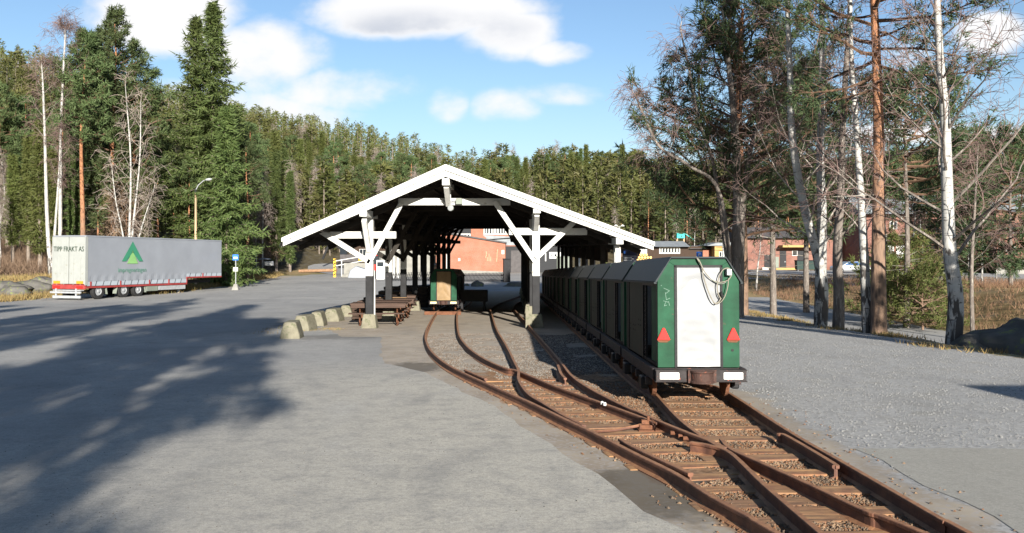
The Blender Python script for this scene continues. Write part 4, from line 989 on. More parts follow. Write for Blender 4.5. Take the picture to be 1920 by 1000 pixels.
def stem(pxs, Y, r0, r1, ymul=None):
    """stem through pixel points at depth Y, local to first point on the ground"""
    x0, y0 = XY(pxs[0][0], Y); z0 = g(x0, y0); out = []
    for i, (px, py) in enumerate(pxs):
        yy = (ymul[i] if ymul else 0.0)
        out.append(((px-960)/F*(Y+yy)-x0, yy, CAMZ-(py-HY)/F*(Y+yy)-z0))
    out[0] = (out[0][0], out[0][1], -.3)
    return (out, r0, r1)
BM = [M['birch_limb'], M['twig']]
def hero_birch(name, Y, px0, stems, label, group=None, mats=None, tmat=None, cat='birch', **k):
    x, y = XY(px0, Y); ms = birch_mesh(stems=stems, **k)
    return tree_thing(name, gz(x, y), ms, tmat or M['birch'], mats or BM, label, cat, group, crown_name='branches')
hero_birch('birch_tree', 71, 96, [stem([(96, 560), (88, 400), (84, 250), (80, 150), (78, 120)], 71, .20, .03), stem([(96, 560), (104, 420), (112, 300), (114, 230)], 71, .15, .03)], 'bare white birch with forked stem at the left rear corner of the trailer', seed=11, nl=20, f0=.45, limbL=.15, sub=4, tw=3, minr=.010, twl=.9, up=1.3)
hero_birch('birch_tree', 73, 113, [stem([(113, 560), (113, 400), (114, 250), (118, 150), (122, 70), (122, 50)], 73, .20, .03)], 'slim white birch just right of the forked birch, with fine purple crown', seed=12, nl=26, f0=.50, limbL=.15, sub=5, tw=4, minr=.010, twl=.9, up=1.3)
hero_birch('birch_tree', 69, 240, [stem([(240, 550), (243, 430), (245, 300), (235, 160)], 69, .15, .03), stem([(240, 550), (250, 420), (262, 300), (264, 190)], 69, .12, .03), stem([(240, 550), (262, 440), (290, 350)], 69, .10, .03), stem([(238, 550), (232, 460), (216, 380), (207, 310)], 69, .09, .03)],
    'pale many-stemmed bare birch standing behind the middle of the trailer', seed=13, nl=12, f0=.35, limbL=.24, sub=3, tw=1, minr=.016, twl=.8, up=1.2, mats=[M['birch_limb'], M['twig_pale']])
# ---- heroes on the right edge of the gravel
hero_birch('birch_tree', 28.2, 1538, [stem([(1533, 608), (1537, 540), (1528, 480), (1500, 375), (1480, 250), (1476, 120), (1471, 0), (1468, -130)], 28.2, .22, .05), stem([(1545, 608), (1546, 520), (1548, 400), (1545, 300), (1548, 150), (1548, 0), (1550, -150)], 28.2, .22, .05)],
    'twin-stemmed white birch on the gravel edge, nearest the wagon', seed=21, nl=20, f0=.28, limbL=.30, sub=6, tw=5, minr=.006, twl=.55, up=1.15, weep=.12)
hero_birch('birch_tree', 26.8, 1571, [stem([(1569, 614), (1571, 560), (1568, 470), (1574, 360), (1580, 200), (1590, 40), (1594, -60)], 26.8, .20, .05)], 'dark-barked birch trunk second from the left on the gravel edge', seed=22, nl=16, f0=.35, limbL=.2, sub=5, tw=4, minr=.006, twl=.5, up=1.1, weep=.1, tmat=M['grey_bark'], mats=[M['grey_bark'], M['twig']])
hero_birch('birch_tree', 24.4, 1628, [stem([(1630, 625), (1626, 560), (1622, 470), (1616, 360), (1606, 220), (1598, 90), (1596, -90)], 24.4, .17, .04)], 'slender white birch standing close beside the big pine on the gravel edge', seed=23, nl=18, f0=.35, limbL=.22, sub=5, tw=4, minr=.006, twl=.5, up=1.1, weep=.1)
hero_birch('birch_tree', 21.6, 1786, [stem([(1786, 645), (1792, 560), (1781, 470), (1776, 350), (1772, 220), (1763, 120), (1757, 0), (1750, -150)], 21.6, .215, .06)],
    'big white birch with wide spreading dark limbs, rightmost beside the boulder', seed=24, nl=26, f0=.24, limbL=.46, sub=7, tw=5, minr=.0055, twl=.55, up=1.05, weep=.08, limbr=.26, len_prof=lambda f: (1-f)**.8+.12, mats=[M['grey_bark'], M['twig']])
x, y = XY(1648, 24.0); tree_thing('pine_tree', gz(x, y), pine_mesh(31, 15.0, 3.3, crown=.46, nl=52, sub=8, tuft=13, r0=.225, card=(.18, .032), rtop=.3, lean=(-.2, 0)), M['pine_bark'], PD, 'large pine with flaking orange bark on the gravel edge, between the slender birches', 'pine')
x, y = XY(1388, 35); tree_thing('pine_tree', gz(x, y), pine_mesh(32, 12.6, 4.3, crown=.27, nl=78, sub=8, tuft=11, r0=.34, card=(.26, .045), rtop=.45), M['pine_bark'], PD, 'big dense dark pine rising directly behind the rear green wagon', 'pine')
hero_birch('bare_tree', 33, 1378, [stem([(1372, 600), (1376, 480), (1380, 400), (1376, 330), (1372, 240), (1360, 120), (1352, 40)], 33, .34, .05), stem([(1376, 480), (1350, 370), (1290, 310), (1235, 275), (1205, 215), (1190, 180)], 33, .085, .03, [0, -.5, -1, -1, -1, -1]), stem([(1378, 430), (1400, 320), (1425, 220), (1440, 120)], 33, .14, .03), stem([(1376, 470), (1340, 330), (1310, 230), (1290, 130), (1275, 60)], 33, .09, .03, [0, .3, .5, .5, .5])],
    'old rough-barked leafless tree with grey spreading limbs behind the rear wagon', seed=25, nl=17, f0=.35, limbL=.22, sub=5, tw=4, minr=.0065, twl=.6, up=.9, weep=.3, tmat=M['grey_bark'], mats=[M['birch_limb'], M['twig']], cat='bare tree', limbr=.2)
# ---- more trees on the right, beyond the road and on the slope
for (px, Y, pyt, sd, R_, cr, lab) in [(1450, 48, 90, 41, 3.0, .42, 'dark pine behind the twin-stemmed birch, its crown filling the gap to the old tree'), (1512, 52, 130, 42, 2.8, .42, 'dark pine between the twin birch stems, far side of the road'),
        (1700, 42, 150, 44, 3.4, .52, 'open-crowned pine right of the orange-barked pine, across the road'), (1820, 60, 262, 45, 3.6, .18, 'bushy pine right of the big spreading birch, across the road'), (1895, 52, 250, 46, 3.6, .12, 'dark pine at the right edge of the picture beyond the slope'),
        (1765, 75, 285, 48, 4.0, .15, 'pine behind the big spreading birch, near the brick houses')]:
    x, y = XY(px, Y); H = topH(px, pyt, Y)
    tree_thing('pine_tree', gz(x, y), pine_mesh(sd, H, R_, crown=cr, nl=62, sub=7, tuft=10, card=(.28, .055), rtop=.45, droop=.1), M['grey_bark'], PD, lab, 'pine')
# young pine shrubs on the slope
for i, (px, Y, H, R_, lab) in enumerate([(1668, 44, 3.0, 1.9, 'bright green young pine on the bank behind the orange-barked pine'), (1730, 41, 2.5, 1.8, 'bright green young pine on the bank left of the big spreading birch'), (1695, 47, 4.2, 2.0, 'taller bright young pine behind the two bank pines')]):
    x, y = XY(px, Y); tree_thing('young_pine', gz(x, y), pine_mesh(50+i, H, R_, crown=.12, nl=40, sub=7, tuft=9, card=(.22, .04), rtop=.4, r0=.06, stub=False), M['pine_bark'], [M['spruce_yellow'] if i < 3 else M['pine'], M['pine_bark'], M['dead']], lab, 'young pine')
slim = [(1418, 76, 430, .11, 'thin white birch by the edge of the parking, right of the old tree'), (1735, 70, 400, .10, 'thin white birch on the slope left of the big spreading birch'), (1703, 62, 380, .08, 'thin pale birch stem in front of the white garage doors'), (1668, 48, 340, .08, 'thin pale birch behind the orange-barked pine'), (1818, 70, 380, .10, 'thin white birch right of the big spreading birch'), (1841, 74, 360, .10, 'thin white birch, second to the right of the big birch'), (1868, 80, 420, .09, 'thin leaning pale birch by the right-hand brick building')]
for i, (px, Y, pyt, r_, lab) in enumerate(slim):
    x, y = XY(px, Y); H = topH(px, pyt, Y); dx = random.Random(i).uniform(-.5, .5)
    tree_thing('birch_tree', gz(x, y), birch_mesh(60+i, [([(0, 0, -.3), (dx*.3, 0, H*.35), (dx, 0, H*.7), (dx*1.2, 0, H)], r_, .02)], nl=16, f0=.35, limbL=.22, sub=4, tw=3, minr=.009, twl=.5, up=1.0), M['birch'], BM, lab, 'birch', crown_name='branches')
x, y = XY(1824, 36); tree_thing('bare_tree', gz(x, y), birch_mesh(70, [([(0, 0, -.3), (-.05, 0, 3), (.1, 0, 6), (.2, 0, 8)], .10, .03)], nl=20, f0=.3, limbL=.3, sub=5, tw=4, minr=.007), M['grey_bark'], [M['grey_bark'], M['twig']], 'thin dark bare trunk on the slope right of the big spreading birch', 'bare tree', crown_name='branches')
# ---- prototypes for the forest
rg = random.Random(12)
def proto(name, ms, mt, mc, cat, crown='crown'):
    r = empty(name, (0, -300, -100), '', cat); ms[0].build('trunk', mt, r, smooth=True); ms[1].build(crown, mc, r); return r
PR = {'spruce': [proto('spruce_tree', spruce_mesh(100+i, 17, [2.1, 1.7, 2.4, 1.6, 2.0][i], base=.06+.05*i, nb=125, dens=1.3, card=(.50, .115)), M['spruce_bark'], SM if i % 2 else SY, 'spruce') for i in range(5)],
      'pine': [proto('pine_tree', pine_mesh(120+i, 17, 2.0, crown=.45+.07*i, nl=36, sub=6, tuft=8, card=(.36, .085), rtop=.6), M['pine_bark'], PM, 'pine') for i in range(4)],
      'birch': [proto('birch_tree', birch_mesh(140+i, [([(0, 0, -.3), (.2*(i-1), 0, 5), (.3, .1, 10), (.2*i, 0, 15)], .13, .03)], nl=26, f0=.38, limbL=.17, sub=5, tw=3, minr=.018, twl=.9, up=1.2), M['birch'], [M['birch_limb'], M['twig_pale']], 'birch', 'branches') for i in range(3)],
      'bare': [proto('bare_tree', birch_mesh(150+i, [([(0, 0, -.3), (.1, 0, 2), (.2*(i-1), .1, 5), (.2*i, 0, 8)], .09, .02)], nl=24, f0=.15, limbL=.28, sub=6, tw=4, minr=.018, twl=.8, up=.9), M['grey_bark'], [M['grey_bark'], M['brush']], 'bare tree', 'branches') for i in range(3)]}
USED = {}
PH = {'spruce': 17, 'pine': 17, 'birch': 15.6, 'bare': 8.4}
KN = {'spruce': 'green spruce', 'pine': 'pine with orange trunk', 'birch': 'bare white-stemmed birch', 'bare': 'small grey leafless tree'}
def put(kind, x, y, H, where, group):
    i = rg.randrange(len(PR[kind])); p = PR[kind][i]; s = H/PH[kind]; lab = '%s %s' % (KN[kind], where); rz = rg.random()*6.28
    grp = group
    sc = (s*rg.uniform(.9, 1.15), s*rg.uniform(.9, 1.15), s)
    if id(p) not in USED:
        USED[id(p)] = 1; p.location = gz(x, y); p.rotation_euler[2] = rz; p.scale = sc; p['label'] = lab; p['group'] = grp; return p
    return copy_tree(p, gz(x, y), rz, lab, sc, grp)
def pick(w): return rg.choices(['spruce', 'pine', 'birch', 'bare'], w)[0]
COUNT = 0
def rows(n, pxr, Yr, Hr, w, where, gname, ok=None):
    global COUNT
    pl = {'spruce': 'spruces', 'pine': 'pines', 'birch': 'birches', 'bare': 'leafless trees'}
    for k in range(n):
        px = pxr[0]+(pxr[1]-pxr[0])*(k+rg.random())/n; Y = rg.uniform(*Yr); x, y = XY(px, Y)
        if ok and not ok(x, y): continue
        kd = pick(w); H = rg.uniform(*Hr)*(1 if kd in ('spruce', 'pine') else .85 if kd == 'birch' else .55)
        put(kd, x, y, H, where, pl[kd]+' '+gname); COUNT += 1
rows(26, (-60, 470), (76, 84), (9, 15), (3, 6, 2, 1), 'in the front edge of the forest behind the trailer', 'behind the trailer')
rows(34, (-60, 480), (85, 98), (13, 19), (5, 6, 1, 0), 'deeper in the forest behind the trailer', 'deeper behind the trailer')
rows(26, (445, 600), (112, 128), (13, 19), (6, 2, 1, 1), 'left of the bending side road', 'left of the side road', ok=lambda x, y: x < interp(y, [100, 125, 142, 160], [-26, -32, -35, -32]))
rows(14, (440, 560), (97, 112), (8, 16), (5, 2, 2, 3), 'beside the mailbox by the side road', 'near the mailbox', ok=lambda x, y: x < interp(y, [95, 112], [-28.5, -31]))
rows(34, (540, 780), (165, 190), (16, 21), (3, 5, 4, 2), 'on the slope beyond the end of the side road', 'beyond the side road')
rows(42, (600, 1190), (185, 215), (15, 20), (6, 6, 1.4, 0), 'in the tall forest wall behind the shed roof', 'behind the shed roof')
rows(40, (780, 1200), (216, 240), (12, 17), (7, 6, 1.2, 0), 'along the top of the near ridge behind the shed', 'on the near ridge')
rows(30, (1120, 1420), (150, 200), (9, 14), (2, 6, 5, 4), 'on the brown slope between shed roof and old tree', 'on the brown slope')
rows(30, (1400, 1960), (135, 175), (12, 18), (4, 8, 1, 1), 'behind the brick houses at the right', 'behind the brick houses')
# ---- trees behind the photographer: only their long shadows are seen
for i, (x, y, H, kd) in enumerate([(-1.2, -17, 17, 'spruce'), (-6.5, -14, 18, 'pine'), (-11, -20, 17, 'spruce'), (-4.5, -26, 19, 'pine'), (-15, -12, 15, 'pine'), (-20, -17, 15, 'spruce'), (-10, -9, 14, 'spruce'), (-2.3, -4.6, 8.5, 'spruce'), (-3.4, -8.5, 11, 'pine'), (-7, -4.5, 11, 'spruce'), (-11, -3, 13, 'spruce')]):
    put(kd, x, y, H, 'behind the viewer throwing its shadow on the asphalt', 'trees behind the viewer')
for (x, y, H, c_, sd, lab) in [(-1.1, -10.4, 11.0, .42, 91, 'small pine standing close behind the viewer')]:
    tree_thing('pine_tree', gz(x, y), pine_mesh(sd, H, 1.9, crown=c_, nl=44, sub=7, tuft=8, card=(.4, .1), rtop=.4, r0=.12), M['pine_bark'], PM, lab, 'pine')
for i, (x, y, H, kd) in enumerate([(13.6, 8, 6.0, 'pine'), (15.2, 4, 6.5, 'spruce'), (12.9, 13.0, 3.6, 'bare'), (14.2, 15, 4, 'bare'), (12.6, 10.5, 4.2, 'spruce'), (12.4, 8.6, 6.2, 'spruce'), (13.4, 11.5, 6.4, 'spruce'), (12.9, 6.2, 6.6, 'spruce'), (14.2, 9.6, 7, 'spruce')]):
    put(kd, x, y, H, 'outside the picture on the right by the lower road', 'trees off to the right')
# ---- the far wooded hills: one mass nobody could count
def hill_forest():
    rgn = np.random.default_rng(3)
    def template(seed, lay, pts):
        r = np.random.default_rng(seed); V, Fc = [], []
        for l in range(lay):
            f0 = .12+.88*l/lay; f1 = min(1, f0+1.9/lay*.9); R = .20*(1-f0)**.8+.015; base = len(V)
            V.append((0, 0, f1))
            for k in range(pts*2):
                a = PI*k/pts+l*.7; rr = R*(1.0 if k % 2 == 0 else .45)*r.uniform(.8, 1.2); V.append((rr*math.cos(a), rr*math.sin(a), f0-.02*(k % 2 == 0)+r.uniform(-.015, .015)))
            for k in range(pts*2): Fc.append((base, base+1+k, base+1+(k+1) % (pts*2)))
        return np.array(V), np.array(Fc)
    def clump(seed, n, pine):
        r = np.random.default_rng(seed); b = MB()
        if pine: f = r.random(n)**.8*.62+.38; R = .12*np.sin(PI*np.clip((f-.30)/.74, 0, 1))**.6
        else: f = r.random(n)**.85*.9+.08; R = .115*(1-f)**.8+.010
        a = r.random(n)*6.28; q = R*(.45+.6*r.random(n)); c = np.stack([q*np.cos(a), q*np.sin(a), f], -1); d = np.stack([np.cos(a), np.sin(a), np.full(n, -.15 if not pine else .35)], -1)
        needle_tris(b, c, d, 2, .060, .024, r, .55)
        b.cones([(0, 0, -.03)], [(0, 0, .98)], [.012], [.002], 4, 1)
        V = np.concatenate(b.V); return V, b.Fq
    cells = []
    for u0 in np.arange(-.74, .74, .004): pass
    P_ = []
    n = 30000
    u = rgn.uniform(-.78, .78, n); Y = 110+(560-110)*rgn.random(n)**.75
    for a, yy in zip(u, Y):
        hs = interp(a, U_, HS); hd = interp(a, U_, HD)
        if yy < hs+(14 if a < .2 else 30) or yy > hd+14: continue
        if a < -.13 and yy < 150 and a > -.27: continue
        x = a*yy; P_.append((x, yy))
    P_ = np.array(P_)
    # thin out to roughly even spacing
    keep = []; cell = {}
    for i, (x, yy) in enumerate(P_):
        s = 4.2 if yy < 260 else 5.6; k = (int(x/s), int(yy/s))
        if k in cell: continue
        cell[k] = 1; keep.append(i)
    P_ = P_[keep]
    print('forest trees', len(P_))
    near = P_[P_[:, 1] < 285]; far = P_[P_[:, 1] >= 285]
    for nm, pts, temps in (('near', near, [clump(i, 190, i % 5 < 2) for i in range(6)]), ('far', far, [clump(10+i, 62, i % 5 < 1) for i in range(5)])):
        b = MB(); sel = rgn.integers(0, len(temps), len(pts)); zz = np.array([g(x, y) for x, y in pts]) if len(pts) else np.zeros(0)
        for ti, (V, Fq) in enumerate(temps):
            m = sel == ti; p = pts[m]
            if len(p) == 0: continue
            h = rgn.uniform(8, 17.5, len(p)); wd = h*rgn.uniform(.85, 1.25, len(p)); an = rgn.random(len(p))*6.28; c, s = np.cos(an), np.sin(an)
            vx = (V[None, :, 0]*c[:, None]-V[None, :, 1]*s[:, None])*wd[:, None]+p[:, 0:1]; vy = (V[None, :, 0]*s[:, None]+V[None, :, 1]*c[:, None])*wd[:, None]+p[:, 1:2]
            vz = V[None, :, 2]*h[:, None]+zz[m][:, None]
            VV = np.stack([vx, vy, vz], -1).reshape(-1, 3); base = b.n; b.V.append(VV); b.n += len(VV)
            for Fa, mi in Fq: b.Fq.append(((np.arange(len(p))*len(V))[:, None, None]+Fa[None]).reshape(-1, Fa.shape[1]) + base if False else (((np.arange(len(p))*len(V))[:, None, None]+Fa[None]).reshape(-1, Fa.shape[1])+base, mi))
        if b.V: tag(b.build('hillside_forest', [M['forest'], M['spruce_bark']]), 'green conifer forest covering the far hillside' if nm == 'far' else 'green conifer forest on the nearer slopes below the ridge', 'forest', kind='stuff')
hill_forest()
print('forest individuals', COUNT)
for k in range(22):
    px = rg.uniform(460, 1180); Y = rg.uniform(216, 300); x, y = XY(px, Y); put('birch', x, y, rg.uniform(13, 18), 'sprinkled thinly through the hillside forest', 'birches in the hill forest')
# ---- undergrowth, dry grass
def tufts(name, label, pts, h, n, mat, spread=.12, wdt=.012):
    rgn = np.random.default_rng(len(pts)); b = MB(); c = np.array([(x, y, g(x, y)-.01) for x, y in pts])
    if len(c) == 0: return
    C = np.repeat(c, n, 0); C[:, :2] += rgn.normal(size=(len(C), 2))*spread
    d = nrm(np.stack([rgn.normal(size=len(C))*.5, rgn.normal(size=len(C))*.5, np.ones(len(C))], -1)); l = h*(.5+.8*rgn.random((len(C), 1))); s = nrm(np.cross(d, rgn.normal(size=C.shape)))
    b.tris(C-s*wdt, C+s*wdt, C+d*l); tag(b.build(name, mat), label, 'grass' if 'grass' in name else 'undergrowth', kind='stuff')
M['drygrass'] = simple('dry_yellow_grass', (.21, .15, .065), .9, .3, 1.5, c2=(.09, .115, .03), thr=.56)
M['slopegrass'] = simple('brown_slope_grass', (.115, .075, .042), .9, .3, .6, c2=(.065, .07, .025), thr=.55)
M['leafmould'] = simple('brown_dead_leaves', (.16, .095, .06), .9, .35, 1.5)
rr = random.Random(8); pts = []
while len(pts) < 700:
    y = rr.uniform(18, 60); x = rr.uniform(9.6, 11.8)
    if mnoise.noise(Vector((x*.6, y*.4, 2))) > .12: pts.append((x, y))
tufts('verge_grass', 'dry yellow grass along the edge between the gravel and the lower road', pts, .13, 10, M['drygrass'])
pts = []
while len(pts) < 5200:
    y = 44+rr.random()**1.3*60; lim = -30.5 if y < 60 else interp(y, [60, 75, 95, 130], [-24.8, -24.8, -26.5, -33]); x = lim-rr.random()**1.5*14
    pts.append((x, y))
tufts('dry_grass', 'tall dry straw-coloured grass between the forest and the asphalt yard', pts, .42, 9, M['drygrass'], .35, .02)
pts = [(rr.uniform(21, 48), rr.uniform(28, 95)) for _ in range(4200)]
tufts('slope_grass', 'dry brown grass and heather on the slope beyond the lower road', pts, .22, 9, M['slopegrass'], .4, .016)
pts = [(rr.uniform(20.8, 44), rr.uniform(26, 80)) for _ in range(2200)]
tufts('slope_undergrowth', 'low reddish brown brushwood on the slope beyond the lower road', pts, .45, 12, M['leafmould'], .3, .014)
pts = []
while len(pts) < 4000:
    y = 74+rr.random()*40; x = rr.uniform(-60, -25)
    if x < interp(y, [60, 75, 95, 130], [-29, -29, -31, -38]): pts.append((x, y))
tufts('forest_undergrowth', 'tangled brown brushwood under the trees behind the trailer', pts, 1.6, 14, M['brush'], .5, .022)
pts = [(rr.uniform(-7.6, -6.7), rr.uniform(24, 30)) for _ in range(70)]+[(rr.uniform(-6.2, -5.2), rr.uniform(25.0, 26.4)) for _ in range(60)]
tufts('yard_grass', 'thin dry grass around the concrete blocks by the shed', pts, .06, 7, M['drygrass'], .1, .008)
# ================================================================ PROPS
def text_part(txt, size, mat, parent, loc, rot, sx=1.0, thick=.004, name='lettering'):
    cu = bpy.data.curves.new(name, 'FONT'); cu.body = txt; cu.size = size; cu.extrude = thick; cu.align_x = 'CENTER'; cu.resolution_u = 3
    t = bpy.data.objects.new('tmp', cu); COL.objects.link(t); dg = bpy.context.evaluated_depsgraph_get(); dg.update()
    me = bpy.data.meshes.new_from_object(t.evaluated_get(dg)); bpy.data.objects.remove(t); me.materials.clear(); me.materials.append(mat)
    o = bpy.data.objects.new(name, me); COL.objects.link(o); o.parent = parent; o.location = loc; o.rotation_euler = rot; o.scale = (sx, 1, 1); return o
def trailer():
    x0, y0 = -26.5, 53.0
    r = empty('semi_trailer', (x0, y0, g(x0, y0)+.02), 'long silver-grey curtain-sided semi trailer with red chassis parked in front of the forest', 'trailer', None, (SLOPE*.5, 0, -math.atan2(.294, .956)))
    Wd, L, ST = 2.55, 13.6, 9.55
    b = MB(); v = []; nX, nZ = 60, 12
    for j in range(nZ+1):
        for i in range(nX+1):
            yy = .15+(ST-.15)*i/nX; z = 1.12+(3.92-1.12)*j/nZ
            v.append((.005+.018*mnoise.noise(Vector((yy*.9, z*.7, 1)))+(.012*math.sin(yy*9) if j < 2 else 0), yy, z))
    b.add(v, [(j*(nX+1)+i, j*(nX+1)+i+1, (j+1)*(nX+1)+i+1, (j+1)*(nX+1)+i) for j in range(nZ) for i in range(nX)])
    v = []
    for j in range(nZ+1):
        for i in range(25):
            yy = ST+(L-ST)*i/24; z = 1.50+(3.92-1.50)*j/nZ; v.append((.005+.018*mnoise.noise(Vector((yy*.9, z*.7, 1))), yy, z))
    b.add(v, [(j*25+i, j*25+i+1, (j+1)*25+i+1, (j+1)*25+i) for j in range(nZ) for i in range(24)])
    b.b2(-Wd, -.02, .06, L-.02, 1.5, 3.93); b.b2(-Wd, -.02, .06, ST, 1.12, 1.5)
    b.build('curtain', M['curtain'], r, smooth=False)
    b = MB(); b.b2(-.022, .012, .15, ST, .86, 1.12); b.b2(-.022, .012, ST, L, 1.28, 1.50); b.build('lower_curtain', M['curtain_low'], r)
    b = MB()
    for yy in np.arange(.9, ST-.1, .62): b.bar((.022, yy, 1.16), (.022, yy-.12, .84), .03, .012, up=(1, 0, 0))
    for yy in np.arange(ST+.4, L, .62): b.bar((.022, yy, 1.54), (.022, yy-.12, 1.26), .03, .012, up=(1, 0, 0))
    b.build('tension_straps', M['black'], r)
    b = MB(); b.b2(-Wd-.01, .03, -.01, L+.01, 3.93, 4.02); b.build('roof', M['curtain'], r, bevel=.01)
    b = MB(); b.b2(-.03, .04, .0, ST, .72, .84); b.b2(-Wd, -Wd+.07, .0, ST, .72, .84); b.b2(-.03, .04, ST-.05, L, 1.18, 1.28); b.b2(-.05, .035, ST-.06, ST+.03, .84, 1.26)
    for yy in (.35, 2.9, 5.6, 7.55): b.b2(.0, .045, yy, yy+.1, .84, 1.13)
    b.b2(0, .045, 11.3, 11.4, 1.28, 1.52)
    b.build('side_rail', M['redsteel'], r)
    for s in (0, 1):
        b = MB(); xa = -Wd/2*(s)-.03; xb = -Wd/2*(s+1)+.03; b.b2(xa, xb, -.05, .05, .98, 3.92); b.build('rear_door', M['door_white'], r, bevel=.02)
        b = MB()
        for q in (.35, .9): xx = -Wd/2*s-q; b.tube([(xx, -.062, .9), (xx, -.062, 2.6)], .012, 6)
        b.build('lock_rods', M['door_white'], r)
    b = MB(); b.b2(-.05, .02, -.055, .16, .9, 3.94); b.build('corner_post', M['door_white'], r)
    b = MB(); b.b2(-Wd-.02, -Wd+.03, -.055, .1, .9, 3.94); b.build('corner_post', M['door_white'], r)
    b = MB(); b.b2(-Wd, .0, -.07, .06, .66, .95); b.build('rear_beam', M['redsteel'], r, bevel=.01)
    for xx in (-.38, -Wd+.38):
        b = MB(); b.b2(xx-.26, xx+.26, -.085, -.07, 1.0, 1.17); b.build('orange_light_plate', M['orange'], r)
        b = MB(); b.b2(xx-.24, xx+.24, -.10, -.07, .7, .85); b.build('tail_light', M['red'], r)
    b = MB(); b.b2(-Wd+.1, -.1, -.32, -.22, .40, .52); b.b2(-Wd+.3, -.1, -.32, -.24, .10, .26); b.b2(-Wd+.2, -.2, -.2, .1, .55, .62)
    for xx in (-Wd+.5, -.5): b.b2(xx-.05, xx+.05, -.26, -.2, .15, .7)
    b.build('tail_lift', M['steel'], r, bevel=.008)
    b = MB(); b.b2(-Wd+.7, -.7, .1, L-.4, .78, 1.0); b.b2(-Wd+.1, -.1, ST-.1, L-.1, 1.15, 1.25); b.build('chassis_beam', M['black'], r)
    for yy in (1.15, 3.35, 4.68):
        for xx, s in ((-.02, 1), (-Wd+.02, -1)):
            b = MB(); b.lathe((xx-s*.30, yy, .50), [(.30, 0), (.46, .01*s), (.50, .05*s), (.50, .23*s), (.46, .28*s), (.30, .285*s), (.28, .18*s)], 28, 'x'); w = b.build('tyre', M['rubber'], r, smooth=False)
            b = MB(); b.lathe((xx-s*.12, yy, .50), [(.29, .0), (.29, .05*s), (.24, .09*s), (.22, .05*s), (.10, .05*s), (.09, .10*s), (.03, .11*s)], 20, 'x'); b.build('rim', M['steel'], r, smooth=False)
        b = MB(); b.tube([(-.3, yy, .5), (-Wd+.3, yy, .5)], .07, 8); b.build('axle', M['black'], r)
    b = MB()
    for yy, a in ((1.15, 1), (3.35, -1), (4.68, 1)): b.bar((-.17, yy+a*.58, .86), (-.17, yy+a*.72, .30), .3, .03, up=(0, 1, 0))
    b.build('mudguard', M['plastic_grey'], r)
    b = MB(); b.b2(-.14, -.02, 5.45, 6.55, .36, .80); b.build('tool_box', M['plastic_grey'], r, bevel=.02)
    b = MB(); b.b2(-.08, -.03, 6.65, 9.45, .40, .70); b.build('side_guard', M['steel'], r, bevel=.01)
    for xx in (-.5, -Wd+.5):
        b = MB(); b.b2(xx-.07, xx+.07, 9.2, 9.34, .06, .8); b.b2(xx-.14, xx+.14, 9.12, 9.42, .0, .06); b.build('landing_leg', M['steel'], r)
    # printed mark: dark green angle over a light green triangle, and the word under it
    cy, zb, zt, hw = 4.0, 2.25, 3.72, .98
    b = MB(); p = [(cy-hw, zb+.15), (cy, zt), (cy+hw, zb+.15), (cy+hw-.38, zb+.15), (cy, zt-.72), (cy-hw+.38, zb+.15)]
    for q in ([p[0], p[1], p[4], p[5]], [p[1], p[2], p[3], p[4]]): b.prism(q, .046, .052, 'x')
    b.build('logo_angle', M['grn_ink'], r)
    b = MB(); b.prism([(cy-.50, zb), (cy+.50, zb), (cy, zb+.92)], .046, .052, 'x'); b.build('logo_triangle', M['lime_ink'], r)
    text_part('impregneringen', .42, M['soft_ink'], r, (.048, cy, zb-.55), (PI/2, 0, PI/2), 1.0)
    text_part('TIPP FRAKT AS', .44, M['ink'], r, (-Wd/2+.02, -.085, 3.02), (PI/2, 0, 0), .82)
trailer()
def placed(b, name, mat, loc, label, cat, rz=0, group=None, smooth=False, bevel=0, kind=None):
    o = b.build(name, mat, None, smooth, bevel=bevel); o.location = loc; o.rotation_euler = (0, 0, rz); return tag(o, label, cat, group, kind)
def gp(px, Y, dz=0): x, y = XY(px, Y); return (x, y, g(x, y)+dz)
# street lamp
r = empty('street_lamp', gp(367, 71.5), 'wooden street lamp pole with curved metal arm behind the trailer', 'street lamp')
b = MB(); b.tube([(0, 0, -.2), (0, 0, 8.0)], [.12, .085], 10); b.build('pole', M['pole_wood'], r, smooth=True)
b = MB(); b.tube([(.0, 0, 7.3), (0, 0, 8.1), (.25, -.1, 8.5), (.75, -.3, 8.85), (1.0, -.4, 8.92)], .045, 8); b.build('arm', M['steel'], r, smooth=True)
b = MB(); b.lathe((0, 0, 0), [(.02, 0), (.09, .05), (.11, .3), (.06, .52), (.02, .55)], 12, 'x'); o = b.build('lamp_head', M['steel'], r, smooth=True); o.location = (.95, -.38, 8.93); o.rotation_euler = (0, -.12, 0)
b = MB(); b.lathe((0, 0, 7.85), [(.11, 0), (.11, .3)], 10); b.build('band', M['black'], r)
# two lamp posts far right of the shed roof
r = empty('street_lamp', gp(1161, 128), 'slim double-headed lamp post seen over the right eave of the shed', 'street lamp')
b = MB(); b.tube([(0, 0, -.2), (0, 0, 7.2)], [.09, .06], 8); b.build('pole', M['steel'], r)
for s in (-1, 1):
    b = MB(); b.tube([(0, 0, 7.0), (s*.35, 0, 7.25)], .035, 6); b.lathe((s*.5, 0, 7.15), [(.05, 0), (.3, .05), (.3, .12), (.05, .3)], 12); b.build('lamp_head', M['white'], r)
